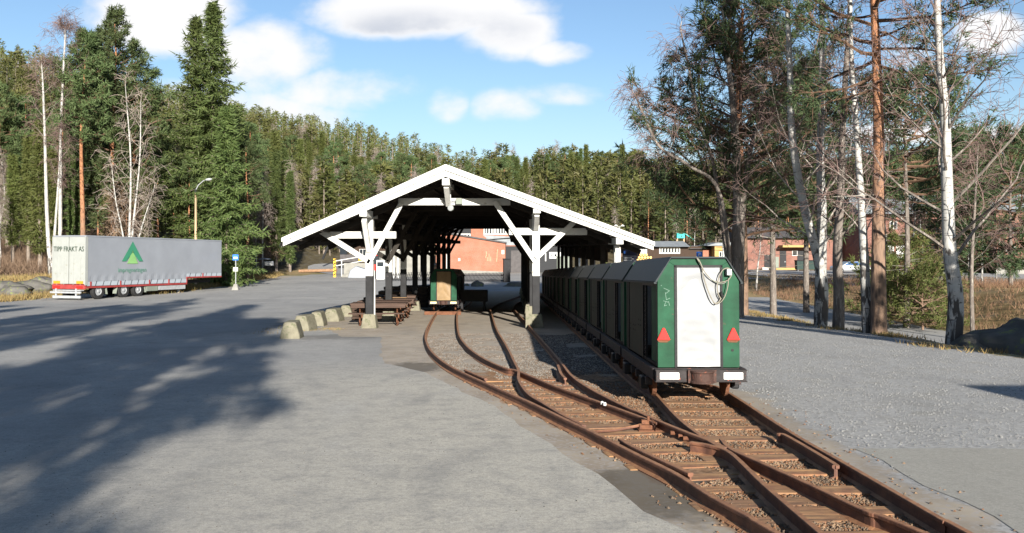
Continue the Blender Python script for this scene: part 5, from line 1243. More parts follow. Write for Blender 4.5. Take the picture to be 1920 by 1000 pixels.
# bus stop sign
r = empty('bus_stop_sign', gp(442, 66), 'thin bus stop post with blue square sign and white plate on concrete foot', 'sign')
b = MB(); b.box((0, 0, .22), (.55, .5, .5), None, 0, (.45, .5)); b.build('concrete_foot', M['concrete_grey'], r, bevel=.03)
b = MB(); b.tube([(0, 0, .4), (0, 0, 2.75)], .035, 8); b.build('post', M['steel'], r)
b = MB(); b.b2(-.22, .22, -.06, -.04, 2.30, 2.74); b.b2(-.15, .15, -.064, -.06, 2.42, 2.56, 1); b.build('sign_panel', [M['blue'], M['white']], r)
b = MB(); b.b2(-.18, .18, -.06, -.04, 1.45, 1.75); b.build('notice_plate', M['white'], r)
# mail box
r = empty('mailbox', gp(498, 96), 'white mailbox with dish-like lid on thin legs beside the side road', 'mailbox')
b = MB(); b.b2(-.05, .85, -.35, .25, 1.25, 1.75); b.build('box', M['white'], r, bevel=.05)
b = MB(); b.lathe((-.1, 0, 1.95), [(.7, 0), (.72, .04), (.4, .12), (.05, .14)], 16); b.build('lid', M['curtain'], r)
b = MB(); b.tube([(.1, 0, -.1), (.1, 0, 1.4)], .04, 6); b.tube([(.65, 0, -.1), (.55, 0, 1.4)], .04, 6); b.build('legs', M['black'], r)
# concrete blocks
blk = None; LB = ['nearest the viewer', 'second in the row', 'third in the row', 'fourth, longer block in the row', 'last and in shade under the eave']
for i, (px, py, rz, sc) in enumerate([(541, 636, .10, (1, 1, 1)), (567, 621, -.12, (1, 1, 1.03)), (592, 612, .05, (.95, 1, 1.03)), (622, 603, -.05, (1.15, 1.1, 1.0)), (648, 594, .0, (1.05, 1, 1))]):
    p = G(px, py)
    if blk is None:
        b = MB(); b.prism([(-.26, -.05), (.26, -.05), (.25, .10), (.15, .44), (-.15, .44), (-.25, .10)], -.38, .38, 'y'); b.build
        blk = placed(b, 'concrete_block', M['concrete'], (p[0], p[1]+.35, p[2]), 'weathered concrete block beside the shed, '+LB[0], 'concrete block', rz, 'concrete blocks in a row beside the shed', bevel=.04); o = blk
    else:
        o = blk.copy(); COL.objects.link(o); o.location = (p[0], p[1]+.35, p[2]); o.rotation_euler = (0, 0, rz); o['label'] = 'weathered concrete block beside the shed, '+LB[i]
    o.scale = sc
# picnic tables
def picnic(loc, rz, label):
    r = empty('picnic_table', loc, label, 'picnic table', 'picnic tables under the shed roof', (0, 0, rz))
    for k in range(4):
        b = MB(); y = -.33+k*.22; b.b2(-.9, .9, y-.1, y+.1, .70, .745); b.build('top_plank', M['brown_wood'], r, bevel=.008)
    b = MB(); b.b2(-.88, .88, -.435, -.415, .60, .70); b.build('apron', M['brown_wood'], r)
    for s in (-1, 1):
        b = MB(); y = s*.72; b.b2(-.9, .9, y-.13, y+.13, .42, .46); b.build('seat', M['brown_wood'], r, bevel=.008)
        x = s*.6; b = MB()
        c = [(x, -.74, .40), (x, -.50, .40), (x, -.38, .34), (x, -.36, .10), (x, -.30, .03), (x, .30, .03), (x, .36, .10), (x, .38, .34), (x, .50, .40), (x, .74, .40)]
        b.tube(catmull(c, 4), .022, 6); b.tube([(x, -.2, .03), (x, -.3, .70)], .02, 6); b.tube([(x, .2, .03), (x, .3, .70)], .02, 6); b.build('steel_frame', M['rust'], r, smooth=True)
    return r
pt = picnic((-4.35, 28.0, g(-4.2, 28.0)), .05, 'brown picnic table on curved rusty legs just behind the left front shed post')
copy_tree(pt, (-4.5, 30.2, g(-4, 30.2)), -.03, 'brown picnic table standing second behind the left front shed post')
copy_tree(pt, (-4.6, 32.6, g(-4, 32.6)), .02, 'brown picnic table standing third behind the left front shed post')
copy_tree(pt, (-5.1, 37.5, g(-5, 37.5)), .05, 'shaded picnic table deepest in the shed along the left posts')
# timber stacks: low walls of planks along the left side of the shed
b = MB()
for k in range(4): b.b2(-.55, .55, -.08, .08, .12+k*.16, .265+k*.16)
placed(b, 'plank_crate', M['pale_wood'], (-4.75, 34.1, g(-4.7, 34.1)), 'pale bare-wood plank box between the second and third left shed posts', 'crate', 0, bevel=.01)
for i, (x, y, w, h) in enumerate([(-5.25, 31.6, 1.2, .55), (-5.3, 34.9, 1.4, .75), (-5.4, 37.0, 1.6, .85), (-5.3, 39.8, 1.8, .95), (-5.3, 43, 2.2, 1.1), (-5.1, 47, 2.2, 1.1)]):
    b = MB(); n = int(h/.15)
    for k in range(n): b.b2(-w/2+.03*(k % 2), w/2-.02*(k % 3), -.45, .45, k*.15, k*.15+.14)
    placed(b, 'timber_stack', M['wall_brown'], (x, y, g(x, y)), 'dark stack of old timber in the shade by the left posts, number %s from the front' % ['one', 'two', 'three', 'four', 'five', 'six'][i] if 0 else 'dark stack of old timber along the left posts, '+['lowest and nearest', 'just behind the nearest', 'third in the row', 'fourth in the row', 'fifth in the row', 'farthest in the row'][i], 'timber stack', 0, 'dark timber stacks', bevel=.01)
b = MB(); b.b2(-.65, .65, -.35, .35, .45, .95); b.b2(-.55, -.45, -.3, .3, 0, .45); b.b2(.45, .55, -.3, .3, 0, .45)
placed(b, 'work_bench', M['black_wood'], (-1.75, 38.6, g(-1.7, 38.6)), 'dark wooden bench standing right of the small tan-fronted wagon', 'bench', 0)
# ---------------- buildings seen through the shed
def window(parent, x0, x1, z0, z1, y, bars=1, fm='white', gm='glass_dark', d=.06, fw=.07):
    b = MB(); b.b2(x0, x1, y-d, y, z0, z0+fw); b.b2(x0, x1, y-d, y, z1-fw, z1); b.b2(x0, x0+fw, y-d, y, z0+fw, z1-fw); b.b2(x1-fw, x1, y-d, y, z0+fw, z1-fw)
    for k in range(bars): xx = x0+(x1-x0)*(k+1)/(bars+1); b.b2(xx-fw/2, xx+fw/2, y-d, y, z0+fw, z1-fw)
    f = b.build('window', M[fm], parent); b = MB(); b.b2(x0+fw, x1-fw, y-.02, y-.005, z0+fw, z1-fw); b.build('pane', M[gm], f); return f
GZ = g(0, 112)
r = empty('brick_building', (-8.5, 108, g(-5, 108)), 'low orange brick building with sloping grey roof, seen through the open shed', 'building')
lz = lambda py, Y=108: CAMZ-(py-HY)/F*Y-g(-5, 108)
px2 = lambda px, Y=108: (px-960)/F*Y+8.5
xa, xb = px2(822), px2(947.5)
b = MB(); b.prism([(xa, lz(436)), (xa, lz(505)), (xb, lz(510)), (xb, lz(457))], 0, 9, 'y'); b.build('wall', M['brick'], r)
b = MB(); b.prism([(xa, -.5), (xa, lz(505)), (xb, lz(510)), (xb, -.5)], -.03, 8.9, 'y'); b.build('plinth', M['concrete_grey'], r)
b = MB(); b.prism([(xa-.4, lz(436)+.05), (xb+.15, lz(457)+.02), (xb+.15, lz(457)+.2), (xa-.4, lz(436)+.25)], -.25, 9.2, 'y'); b.build('roof', M['roof_dark'], r)
for px, py, w_, h_ in ((861, 487, .25, .35), (943, 473, .32, .5)):
    b = MB(); x, z = px2(px), lz(py); b.b2(x-w_/2, x+w_/2, -.03, -.001, z-h_/2, z+h_/2); b.build('wall_plate', M['white'], r)
b = MB(); x = px2(838); b.tube([(x, -.1, .4), (x, -.1, lz(468))], .09, 8); b.build('downpipe', M['white'], r)
b = MB()
for px, py, l in ((912, 476, .6), (914, 486, .5), (917, 483, .9), (920, 486, .6), (911, 482, .3), (933, 471, .5), (932, 480, .9), (931, 487, .5)):
    x, z = px2(px), lz(py); b.b2(x-.05, x+.05, -.012, -.001, z-l/2, z+l/2)
b.build('faded_wall_painting', M['faded'], r)
# tall brick building behind it
r = empty('brick_building', (-8.5, 132, g(-8, 125)), 'taller brick building with white framed window bands, behind the low brick one', 'building')
gz_ = g(-8, 125); lz2 = lambda py: CAMZ-(py-HY)/F*130-gz_; px3 = lambda px: (px-960)/F*130+8.5
b = MB(); b.b2(px3(815), px3(1010), 0, 12, -1, lz2(395)); b.build('wall', M['brick'], r)
b = MB(); b.b2(px3(812), px3(1013), -.4, 12.4, lz2(395)+.002, lz2(392)); b.build('roof', M['roof_dark'], r)
for k in range(3): window(r, px3(906+k*22), px3(927+k*22), lz2(440), lz2(424), 0, 3, fw=.16)
b = MB(); b.b2(px3(847), px3(882), -.05, -.001, lz2(438), lz2(415)); b.build('dark_panel', M['wall_dark'], r)
window(r, px3(849), px3(881), lz2(446), lz2(438), -.06, 4, fw=.14)
# dark garage
r = empty('dark_wooden_building', (1, 112, g(1, 112)), 'black boarded garage with grey sloping roof and white triple window beyond the shed', 'building')
lz4 = lambda py: CAMZ-(py-HY)/F*112-g(1, 112); px4 = lambda px: (px-960)/F*112-1
b = MB(); b.b2(px4(948.5), px4(1062), 0, 9, -.5, lz4(462)); b.build('wall', M['wall_dark'], r)
b = MB(); b.prism([(px4(912), lz4(449)), (px4(958), lz4(446)), (px4(958)+.001, lz4(444)), (px4(912), lz4(447))], -1.0, 9.2, 'y'); b.prism([(px4(930), lz4(460)), (px4(1066), lz4(461)), (px4(1045), lz4(449)), (px4(905), lz4(441))], -.45, 9.6, 'y'); b.build('roof', M['roof_grey'], r)
b = MB(); b.b2(px4(958), px4(1000), -.05, -.001, 0, lz4(470)); b.build('garage_door', M['wall_brown'] if 0 else M['roof_dark'], r)
window(r, px4(1030), px4(1053), lz4(485), lz4(473), 0, 2, fw=.26)
b = MB(); b.b2(px4(1022), px4(1024), -.05, -.001, lz4(490), lz4(475)); b.build('white_trim', M['white'], r)
# green-grey annex between
b = MB(); b.b2(-.9, .9, -.4, .4, 0, 2.2); b.b2(-.95, .95, -.45, .45, 2.2, 2.3)
placed(b, 'utility_cabinet', M['plastic_grey'], gp(1058, 100, -.05), 'grey-green cabinet near the white triple window, above the wagon roofs', 'cabinet', 0, bevel=.03)
# leaning picket fence behind the shed
def fence(px0, px1, Y, label, n, lean0, lean1):
    x0, x1 = (px0-960)/F*Y, (px1-960)/F*Y; z = g((x0+x1)/2, Y)
    r = empty('picket_fence', (x0, Y, z), label, 'fence', 'black picket fences behind the shed'); W_ = x1-x0
    b = MB(); b.b2(0, W_, .02, .08, .12, .20); b.b2(0, W_, .02, .08, .55, .63); b.build('rails', M['black_wood'], r)
    b = MB()
    for k in range(n):
        t = k/(n-1); x = W_*t; l = lean0+(lean1-lean0)*t; b.bar((x-l*.5, -.02, .0), (x+l*.5, -.02, .80+.12*t), .07, .03, up=(0, 1, 0))
    b.build('pickets', M['black_wood'], r); return r
fence(862, 946, 82, 'black picket fence with slanting pickets in front of the low brick building', 34, .05, .42)
fence(731, 806, 84, 'black picket fence seen between the left shed posts', 26, .12, .30)
fence(806, 858, 83, 'short black picket fence hidden half behind the tan-fronted wagon', 16, .10, .12)
b = MB(); b.b2(-.32, .32, -.32, .32, -.1, 2.15); b.b2(-.38, .38, -.38, .38, 2.15, 2.25); placed(b, 'gate_pillar', M['black_wood'], gp(950, 81), 'thick black wooden pillar at the right end of the picket fence', 'pillar', .1, bevel=.03)
# boulders
def boulder(name, loc, sz, seed, label, mat='rock', group=None):
    b = MB(); n, m = 22, 14; v = []
    for j in range(m+1):
        for i in range(n):
            a = 2*PI*i/n; c = PI*j/m-PI/2; d = Vector((math.cos(a)*math.cos(c), math.sin(a)*math.cos(c), math.sin(c)))
            k = 1+.35*mnoise.noise(d*1.3+Vector((seed, 0, 0)))+.14*mnoise.noise(d*3.5+Vector((0, seed, 0)))+.05*mnoise.noise(d*9)
            v.append((d.x*k*sz[0], d.y*k*sz[1], d.z*k*sz[2]))
    b.add(v, [(j*n+i, j*n+(i+1) % n, (j+1)*n+(i+1) % n, (j+1)*n+i) for j in range(m) for i in range(n)])
    return placed(b, name, M[mat], loc, label, 'boulder', 0, group, smooth=True)
boulder('boulder', gp(894, 72, .05), (.55, .5, .42), 1, 'rounded grey boulder on the dry grass beyond the shed tracks, left one', group=None)
boulder('boulder', gp(875, 73, .0), (.2, .2, .2), 8, 'small pale stone left of the boulders beyond the shed')
boulder('boulder', gp(966, 72, .0), (.95, .6, .42), 2, 'long low boulder beyond the shed next to the black pillar')
boulder('boulder', (12.2, 20.3, -1.0), (1.1, 1.6, .95), 3, 'mossy dark boulder at the foot of the big spreading birch')
boulder('boulder', (12.6, 18.0, -.85), (1.4, 1.7, .85), 4, 'large shaded boulder at the right edge of the gravel yard')
boulder('boulder', (13.4, 15.2, -.75), (1.4, 1.7, .8), 5, 'shaded boulder at the far right end of the boulder row')
boulder('boulder', (11.35, 20.6, -.85), (.75, .6, .42), 6, 'low brown lichened stone left of the boulder row')
for i, (px, Y, s, lab) in enumerate([(8, 57, (1.5, 1.2, .5), 'grey boulder in the dry grass at the left edge of the picture'), (48, 58.5, (1.9, 1.2, .5), 'broad grey rock just left of the trailer'), (25, 55, (1.0, .8, .5), 'brown low stone in front of the left-edge rocks'), (80, 60, (1.0, .8, .6), 'rock half hidden behind the rear of the trailer')]):
    boulder('boulder', gp(px, Y, .25), s, 10+i, lab)
# left-back: concrete wall, ramp rail, log, tractor, pumps
r = empty('concrete_wall', gp(655, 96), 'low pale concrete retaining wall beside the side road', 'wall')
b = MB(); b.b2(-.6, 3.9, -.2, .3, -.2, 1.55); b.b2(3.0, 9.0, 1.5, 2.0, -.2, 2.9); b.prism([(-.6, -.2), (3, -.2), (3, .5), (-.6, .3)], -1.2, -.2, 'y'); b.build('wall', M['concrete_grey'], r, bevel=.03)
r = empty('guard_rail', gp(630, 97), 'white pipe guard rail on the ramp above the concrete wall', 'guard rail')
for k in range(3):
    b = MB(); x = .6+k*2.7; z = .8+k*.55; b.tube([(x, .2+k*.8, z-.9), (x, .2+k*.8, z+1.15)], .06, 8); b.build('post', M['white'], r)
for dz in (.45, 1.0):
    b = MB(); b.tube([(-.1, 0, .75+dz), (8.5, 2.4, 2.3+dz)], .055, 8); b.build('rail', M['white'], r)
r = empty('marker_post', gp(627.5, 95), 'yellow and black striped marker post at the corner of the concrete wall', 'post')
b = MB(); b.b2(-.14, .14, -.05, .05, 0, 2.05); b.build('board', M['yellow'], r)
b = MB()
for k in range(5): b.bar((-.13, -.06, .2+k*.4), (.13, -.06, .4+k*.4), .02, .13, up=(0, 0, 1))
b.build('stripes', M['black'], r)
b = MB(); b.tube([(-2.6, .6, .1), (2.6, -.6, .25)], .2, 10); placed(b, 'log', M['log'], gp(596, 112, .1), 'long felled log lying by the left side of the side road', 'log')
b = MB(); b.prism([(-1.1, 0), (-.6, 0), (.9, 0), (1.0, .9), (-.2, 1.3), (-.8, .9)], -.5, .5, 'y'); placed(b, 'tarp_heap', M['curtain'], gp(672, 92), 'blue-grey covered heap in front of the concrete wall', 'covered heap', 0, bevel=.08)
r = empty('tractor', gp(704, 92), 'red tractor with big rear tyre, half hidden behind the left front shed post', 'tractor')
b = MB(); b.b2(-.5, .35, -.8, .8, .7, 1.35); b.b2(-.45, .3, -1.9, -.8, .75, 1.5); b.build('body', M['tracred'], r, bevel=.06)
b = MB(); b.b2(-.55, .45, -.3, .9, 1.35, 2.4); b.build('cab', M['glass_dark'], r, bevel=.06); b = MB(); b.b2(-.62, .5, -.4, 1.0, 2.4, 2.55); b.build('roof', M['tracred'], r, bevel=.04)
for s, x in ((-1, -.62), (1, .62)):
    b = MB(); b.lathe((x, .5, .78), [(.35, -.18), (.72, -.2), (.78, -.1), (.78, .1), (.72, .2), (.35, .18)], 20, 'x'); b.build('rear_wheel', M['rubber'], r)
    b = MB(); b.lathe((x*.9, -1.5, .45), [(.2, -.1), (.42, -.12), (.45, 0), (.42, .12), (.2, .1)], 16, 'x'); b.build('front_wheel', M['rubber'], r)
r = empty('fuel_pump', gp(714, 88), 'white fuel pump with dark display between the first two left shed posts', 'fuel pump')
b = MB(); b.b2(-.42, .42, -.3, .3, 0, 2.0); b.build('body', M['white'], r, bevel=.05); b = MB(); b.b2(-.32, .32, -.33, -.301, 1.35, 1.8); b.build('display', M['glass_dark'], r)
for i, px in enumerate((738, 746)):
    b = MB(); b.tube([(0, 0, -.1), (0, 0, 2.6)], .13, 10); placed(b, 'white_pipe', M['white'], gp(px, 92), 'white upright pipe behind the fence, %s of the pair' % ('left' if i == 0 else 'right'), 'pipe', 0, 'white pipes', smooth=True)
b = MB(); b.b2(-1.6, 1.6, -.3, .3, 0, 1.8); placed(b, 'garden_wall', M['concrete'], gp(765, 98), 'pale stained concrete panel seen between the second and third left posts', 'wall', 0, bevel=.04)
for px, lab in ((786, 'grey upright slab seen between the third and fourth left posts'), (797, 'narrow grey upright slab left of the tan-fronted wagon')):
    b = MB(); b.prism([(-.55, 0), (.55, 0), (.55, 3.0), (.3, 3.3), (-.3, 3.3), (-.55, 3.0)], -.15, .15, 'y'); placed(b, 'stone_slab', M['concrete_grey'], gp(px, 96), lab, 'slab', 0, bevel=.04)
r = empty('excavator', gp(655, 128, .2), 'dark excavator with yellow tail standing on the grassy bank beyond the wall', 'excavator')
b = MB(); b.b2(-1.6, 1.6, -.8, .8, 0, .7); b.build('tracks', M['black'], r, bevel=.15)
b = MB(); b.b2(-1.3, 1.5, -.8, .8, .75, 1.9); b.build('body', M['roof_dark'], r, bevel=.1); b = MB(); b.b2(1.5, 2.3, -.7, .7, .8, 1.6); b.build('counterweight', M['yellow'], r, bevel=.1)
b = MB(); b.b2(-1.3, -.3, -.6, .3, 1.9, 3.3); b.build('cab', M['glass_dark'], r, bevel=.06); b = MB(); b.bar((-.3, 0, 2), (-2.8, 0, 4.0), .35, .4); b.bar((-2.8, 0, 4.0), (-4.0, 0, 1.2), .3, .3); b.build('boom', M['black'], r)
r = empty('farm_building', gp(676, 150, -.3), 'low white and brown outbuilding half hidden behind the left front shed post', 'building')
b = MB(); b.b2(-1.0, 5.5, 0, 5, 0, 3.4); b.build('wall', M['wall_brown'], r); b = MB(); b.prism([(-1.5, 3.3), (6, 3.3), (2.3, 5.0)], -.4, 5.4, 'y'); b.build('roof', M['roof_grey'], r); window(r, -.2, 1.6, 1.4, 2.6, 0, 2)
# things standing beyond the wagon row
for i, (px, kind_, lab) in enumerate([(1086, 'c', 'white capped post with red top beyond the wagon roofs, leftmost of four'), (1100, 'w', 'dark post with wide white cap beyond the wagon roofs'), (1114, 'w', 'dark post with white cap beside the terracotta cone'), (1136, 'm', 'mossy round post with pale cap beyond the wagon roofs')]):
    Y = 62; r = empty('bollard', gp(px, Y), lab, 'bollard'); hh = CAMZ-(480-HY)/F*Y-g((px-960)/F*Y, Y)
    b = MB(); b.tube([(0, 0, 0), (0, 0, hh-.12)], .10 if kind_ != 'm' else .12, 10); b.build('post', M['white' if kind_ == 'c' else 'moss' if kind_ == 'm' else 'black'], r)
    b = MB(); b.lathe((0, 0, hh-.12), [(.09, 0), (.11, .02), (.11, .1), (.05, .14)] if kind_ == 'c' else [(.11, 0), (.11, .13), (.08, .15)], 10); b.build('cap', M['white'], r)
    if kind_ == 'c': b = MB(); b.lathe((0, 0, hh+.02), [(.07, 0), (.06, .12), (.02, .16)], 10); b.build('red_top', M['red'], r)
b = MB(); b.lathe((0, 0, 0), [(.24, 0), (.20, .2), (.09, 1.95), (.07, 2.0)], 12); placed(b, 'marker_cone', M['clay'], (gp(1118, 60)[0], 60, g(5.9, 60)), 'terracotta-coloured slim cone beyond the wagon roofs', 'cone')
b = MB(); b.b2(-.22, .22, -.2, .2, 0, 2.2); b.b2(.3, .75, -.2, .2, 0, 2.25); b.build
placed(b, 'white_cabinet', M['white'], gp(1163, 58), 'white cabinet behind the outer right shed post', 'cabinet', 0, bevel=.04)
r = empty('notice_board', gp(1181, 52), 'dark navy notice board with white lines of text behind the shed eave', 'notice board')
zt_ = CAMZ-(470-HY)/F*52-g(7, 52)
b = MB(); b.b2(-.42, .42, -.03, .03, zt_-1.3, zt_+.15); b.build('panel', M['navy'], r, bevel=.01)
b = MB(); b.b2(-.36, -.28, .03, .09, 0, zt_); b.b2(.28, .36, .03, .09, 0, zt_); b.build('posts', M['black'], r)
b = MB(); b.prism([(-.38, zt_-.03), (-.27, zt_-.03), (-.27, zt_-.14), (-.325, zt_-.22), (-.38, zt_-.14)], -.036, -.031); b.build('shield_mark', M['blue'], r)
b = MB(); b.b2(-.42, .42, -.036, -.031, zt_-.345, zt_-.335)
for k in range(3): b.b2(-.38, .12+.1*(k == 1), -.036, -.031, zt_-.44-k*.09, zt_-.41-k*.09)
b.build('text_lines', M['white'], r)
# wood pile
rs = random.Random(5); r = empty('wood_pile', gp(1212, 60), 'pile of cut logs with bright yellow ends beyond the last wagon roofs', 'wood pile'); hh = CAMZ-(474-HY)/F*60-g(9.4, 60)
b = MB()
for lay in range(11):
    for k in range(-5 if lay < 8 else -3+(lay-8), 6 if lay < 8 else 4-(lay-8)):
        z = .1+lay*.19; b.tube([(k*.2+.1*(lay % 2)-.2, 0, z+hh-2.15), (k*.2+.1*(lay % 2)-.2, 1.2, z+hh-2.15)], .095, 8, 0); b.lathe((k*.2+.1*(lay % 2)-.2, -.004, z+hh-2.15), [(.09, 0), (.088, .003)], 8, 'y', 1)
b.build('logs', [M['log'], M['gold']], r)
# parking sign
r = empty('parking_sign', gp(1311, 70), 'small blue parking sign with white P rising above the rear wagon', 'sign')
zt_ = CAMZ-(478-HY)/F*70-g(15, 70); b = MB(); b.tube([(0, 0, 0), (0, 0, zt_)], .03, 8); b.build('post', M['steel'], r)
b = MB(); b.b2(-.24, .24, -.05, -.03, zt_-.25, zt_+.25); b.build('sign_panel', M['blue'], r)
text_part('P', .42, M['white'], r, (0, -.056, zt_-.15), (PI/2, 0, 0), 1.0)
# ---------------- buildings on the right
def Zp(py, Y, gz0): return CAMZ-(py-HY)/F*Y-gz0
Y = 118; g0 = -1.3
r = empty('brick_house', (31, Y, g0), 'long low red brick building with canopy and doors behind the parking lot', 'building')
X = lambda px: (px-960)/F*118-31; Z = lambda py: Zp(py, 118, -1.3)
b = MB(); b.b2(X(1388), X(1650), 0, 10, -.3, Z(447)); b.build('wall', M['brick_red'], r)
b = MB(); b.prism([(-.8, Z(447)), (5, Z(425)), (10.8, Z(447))], X(1385), X(1652), 'x'); b.build('roof', M['roof_dark'], r)
b = MB(); b.b2(X(1460), X(1535), -1.8, -.001, Z(464), Z(460)); b.build('canopy', M['ochre'], r)
for x0, x1 in ((1462, 1474), (1495, 1508)):
    b = MB(); b.b2(X(x0), X(x1), -.06, -.002, 0, Z(470)); d = b.build('door', M['wall_dark'], r); b = MB(); b.b2(X(x1)-.25, X(x1)-.12, -.1, -.061, 1.0, 1.15); b.build('handle', M['steel'], d)
b = MB(); b.b2(X(1433), X(1445), -.06, -.002, 0, Z(478)); b.build('door', M['black'], r)
b = MB(); b.b2(X(1446), X(1460), -.08, -.002, 0, Z(482)); b.build('light_panel', M['ochre'] if 0 else M['plastic_grey'], r)
for x0, x1, a, c in ((1485, 1495, 480, 470), (1509, 1516, 486, 466), (1583, 1592, 484, 467)): window(r, X(x0), X(x1), Z(a), Z(c), -.002, 0)
b = MB(); b.b2(X(1447), X(1485), -2, -.05, -.2, .28); b.build('entrance_step', M['ochre'], r)
b = MB(); b.b2(X(1425), X(1436), -1.2, -.6, 0, .3); placed(b, 'white_crate', M['white'], (31.0, Y, g0), 'small white box lying in front of the long brick building', 'box')
r = empty('brick_house', (48, 112, -1.3), 'tall red brick apartment house with dark gallery and white garage doors', 'building')
X = lambda px: (px-960)/F*112-48; Z = lambda py: Zp(py, 112, -1.3)
b = MB(); b.b2(X(1615), X(1785), 0, 11, -.3, Z(400)); b.build('wall', M['brick_red'], r)
b = MB(); b.b2(X(1650), X(1722), -1.6, -.002, Z(455), Z(441)); b.build('gallery', M['wall_brown'], r)
b = MB(); b.prism([(-1.5, Z(402)), (5, Z(362)), (12, Z(402))], X(1608), X(1792), 'x'); b.build('roof', M['roof_grey'], r)
for x0, x1 in ((1612, 1619), (1655, 1676), (1680, 1701)):
    b = MB(); b.b2(X(x0), X(x1), -.08, -.002, Z(485), Z(459)); b.build('garage_door' if x0 > 1620 else 'white_door', M['white'], r)
b = MB(); b.b2(X(1650), X(1680), -.12, -.085, Z(492), Z(482)); b.build('dark_plinth', M['black'], r)
for x0, x1, a, c in ((1713, 1731, 441, 428), (1713, 1730, 477, 463), (1740, 1752, 477, 463), (1640, 1652, 430, 415), (1668, 1682, 430, 415), (1755, 1768, 441, 428)): window(r, X(x0), X(x1), Z(a), Z(c), -.002, 1)
r = empty('brick_house', (58, 98, -1.1), 'red brick house with white trimmed windows at the right edge of the picture', 'building')
X = lambda px: (px-960)/F*98-58; Z = lambda py: Zp(py, 98, -1.1)
b = MB(); b.b2(X(1868), X(2050), 0, 10, -.4, Z(395)); b.build('wall', M['brick_red'], r); b = MB(); b.b2(X(1868), X(2050), -.05, 9.9, -.4, Z(487)); b.build('plinth', M['concrete_grey'], r)
b = MB(); b.prism([(-.6, Z(397)), (5, Z(360)), (10.6, Z(397))], X(1862), X(2056), 'x'); b.build('roof', M['roof_grey'], r)
for x0, x1, a, c in ((1886, 1906, 475, 463), (1886, 1906, 438, 424), (1925, 1945, 475, 463), (1925, 1945, 438, 424)): window(r, X(x0), X(x1), Z(a), Z(c), -.002, 1)
r = empty('brown_wooden_building', (16, 122, -1.4), 'low dark brown building with a long white window band above the rear wagons', 'building')
X = lambda px: (px-960)/F*122-16; Z = lambda py: Zp(py, 122, -1.4)
b = MB(); b.b2(X(1195), X(1345), 0, 8, -.4, Z(462)); b.build('wall', M['wall_brown'], r); b = MB(); b.prism([(-1, Z(463)), (4, Z(452)), (9, Z(463))], X(1190), X(1292), 'x'); b.prism([(-.5, Z(467)), (4, Z(461)), (8.5, Z(467))], X(1292), X(1345), 'x'); b.build('roof', M['roof_grey'], r)
window(r, X(1200), X(1213), Z(476), Z(464), -.002, 3, fw=.16); window(r, X(1236), X(1275), Z(476), Z(464), -.002, 6, fw=.16)
b = MB(); b.b2(X(1318), X(1332), -.05, -.002, 0, Z(469)); b.build('brick_panel', M['brick'], r)
r = empty('ochre_building', (29, 120, -1.4), 'small ochre rendered building end with white window left of the old tree', 'building')
X = lambda px: (px-960)/F*120-29; Z = lambda py: Zp(py, 120, -1.4)
b = MB(); b.b2(X(1340), X(1372), 0, 6, -.4, Z(460)); b.build('wall', M['ochre'], r); b = MB(); b.prism([(X(1325), Z(461)), (X(1380), Z(461)), (X(1380), Z(455)), (X(1345), Z(455))], -.3, 6.3, 'y'); b.build('roof', M['roof_grey'], r); window(r, X(1348), X(1358), Z(482), Z(472), -.002, 1)
b = MB(); b.tube([(0, 0, -.2), (0, 0, 8)], .16, 8); placed(b, 'flag_pole', M['white'], gp(1357, 100), 'white pole standing left of the old tree trunk', 'pole', smooth=True)
# car
r = empty('parked_car', (40.0, 101, -1.3), 'silver car with a blue reflection painted on its windows parked broadside by the brick building', 'car', None, (0, 0, 0))
b = MB(); prof = [(-2.1, .35), (-2.12, .65), (-1.95, .85), (-1.2, .95), (-.5, 1.38), (.6, 1.42), (1.45, 1.0), (2.0, .92), (2.15, .70), (2.12, .32)]
b.prism(prof, -.85, .85, 'y'); b.build('body', M['carpaint'], r, bevel=.05)
b = MB(); b.prism([(-1.05, .97), (-.45, 1.34), (.55, 1.37), (1.25, 1.0)], -.865, .865, 'y'); b.build('windows', M['carblue'], r)
b = MB(); b.prism([(1.0, .97), (.62, 1.40), (.95, 1.32), (1.5, 1.01)], -.7, .7, 'y'); b.build('windscreen', M['carblue'], r)
for xx in (-1.35, 1.35):
    for s in (-1, 1):
        b = MB(); b.lathe((xx, s*.78, .32), [(.2, -.1), (.31, -.1), (.33, 0), (.31, .1), (.2, .1)], 20, 'y'); w_ = b.build('wheel', M['rubber'], r); b = MB(); b.lathe((xx, s*.88, .32), [(.2, -.02), (.2, .02), (.05, .03)], 12, 'y'); b.build('rim', M['steel'], w_)
b = MB(); b.b2(2.0, 2.14, -.8, -.5, .6, .75); b.build('headlight', M['bulb'], r)
b = MB(); b.b2(.8, 1.0, -1.02, -.86, .95, 1.08); b.build('mirror', M['carpaint'], r)
bn = None
for i, px in enumerate((1502, 1522)):
    x, y = XY(px, 110)
    if bn is None:
        bn = empty('waste_container', (x, y, -1.3), 'large dark wheeled waste container by the brick wall, left of the pair', 'waste container', 'waste containers')
        b = MB(); b.box((0, 0, .75), (1.3, .9, 1.1), None, 0, (1.08, 1.1)); b.build('bin_body', M['bin'], bn, bevel=.04); b = MB(); b.b2(-.74, .74, -.52, .52, 1.3, 1.42); b.build('lid', M['black'], bn, bevel=.04)
        b = MB()
        for s in (-1, 1): b.lathe((s*.5, -.3, .1), [(.1, -.03), (.1, .03)], 10, 'x'); b.lathe((s*.5, .3, .1), [(.1, -.03), (.1, .03)], 10, 'x')
        b.build('castors', M['steel'], bn)
    else: copy_tree(bn, (x, y, -1.3), 0.02, 'large dark wheeled waste container by the brick wall, right of the pair')
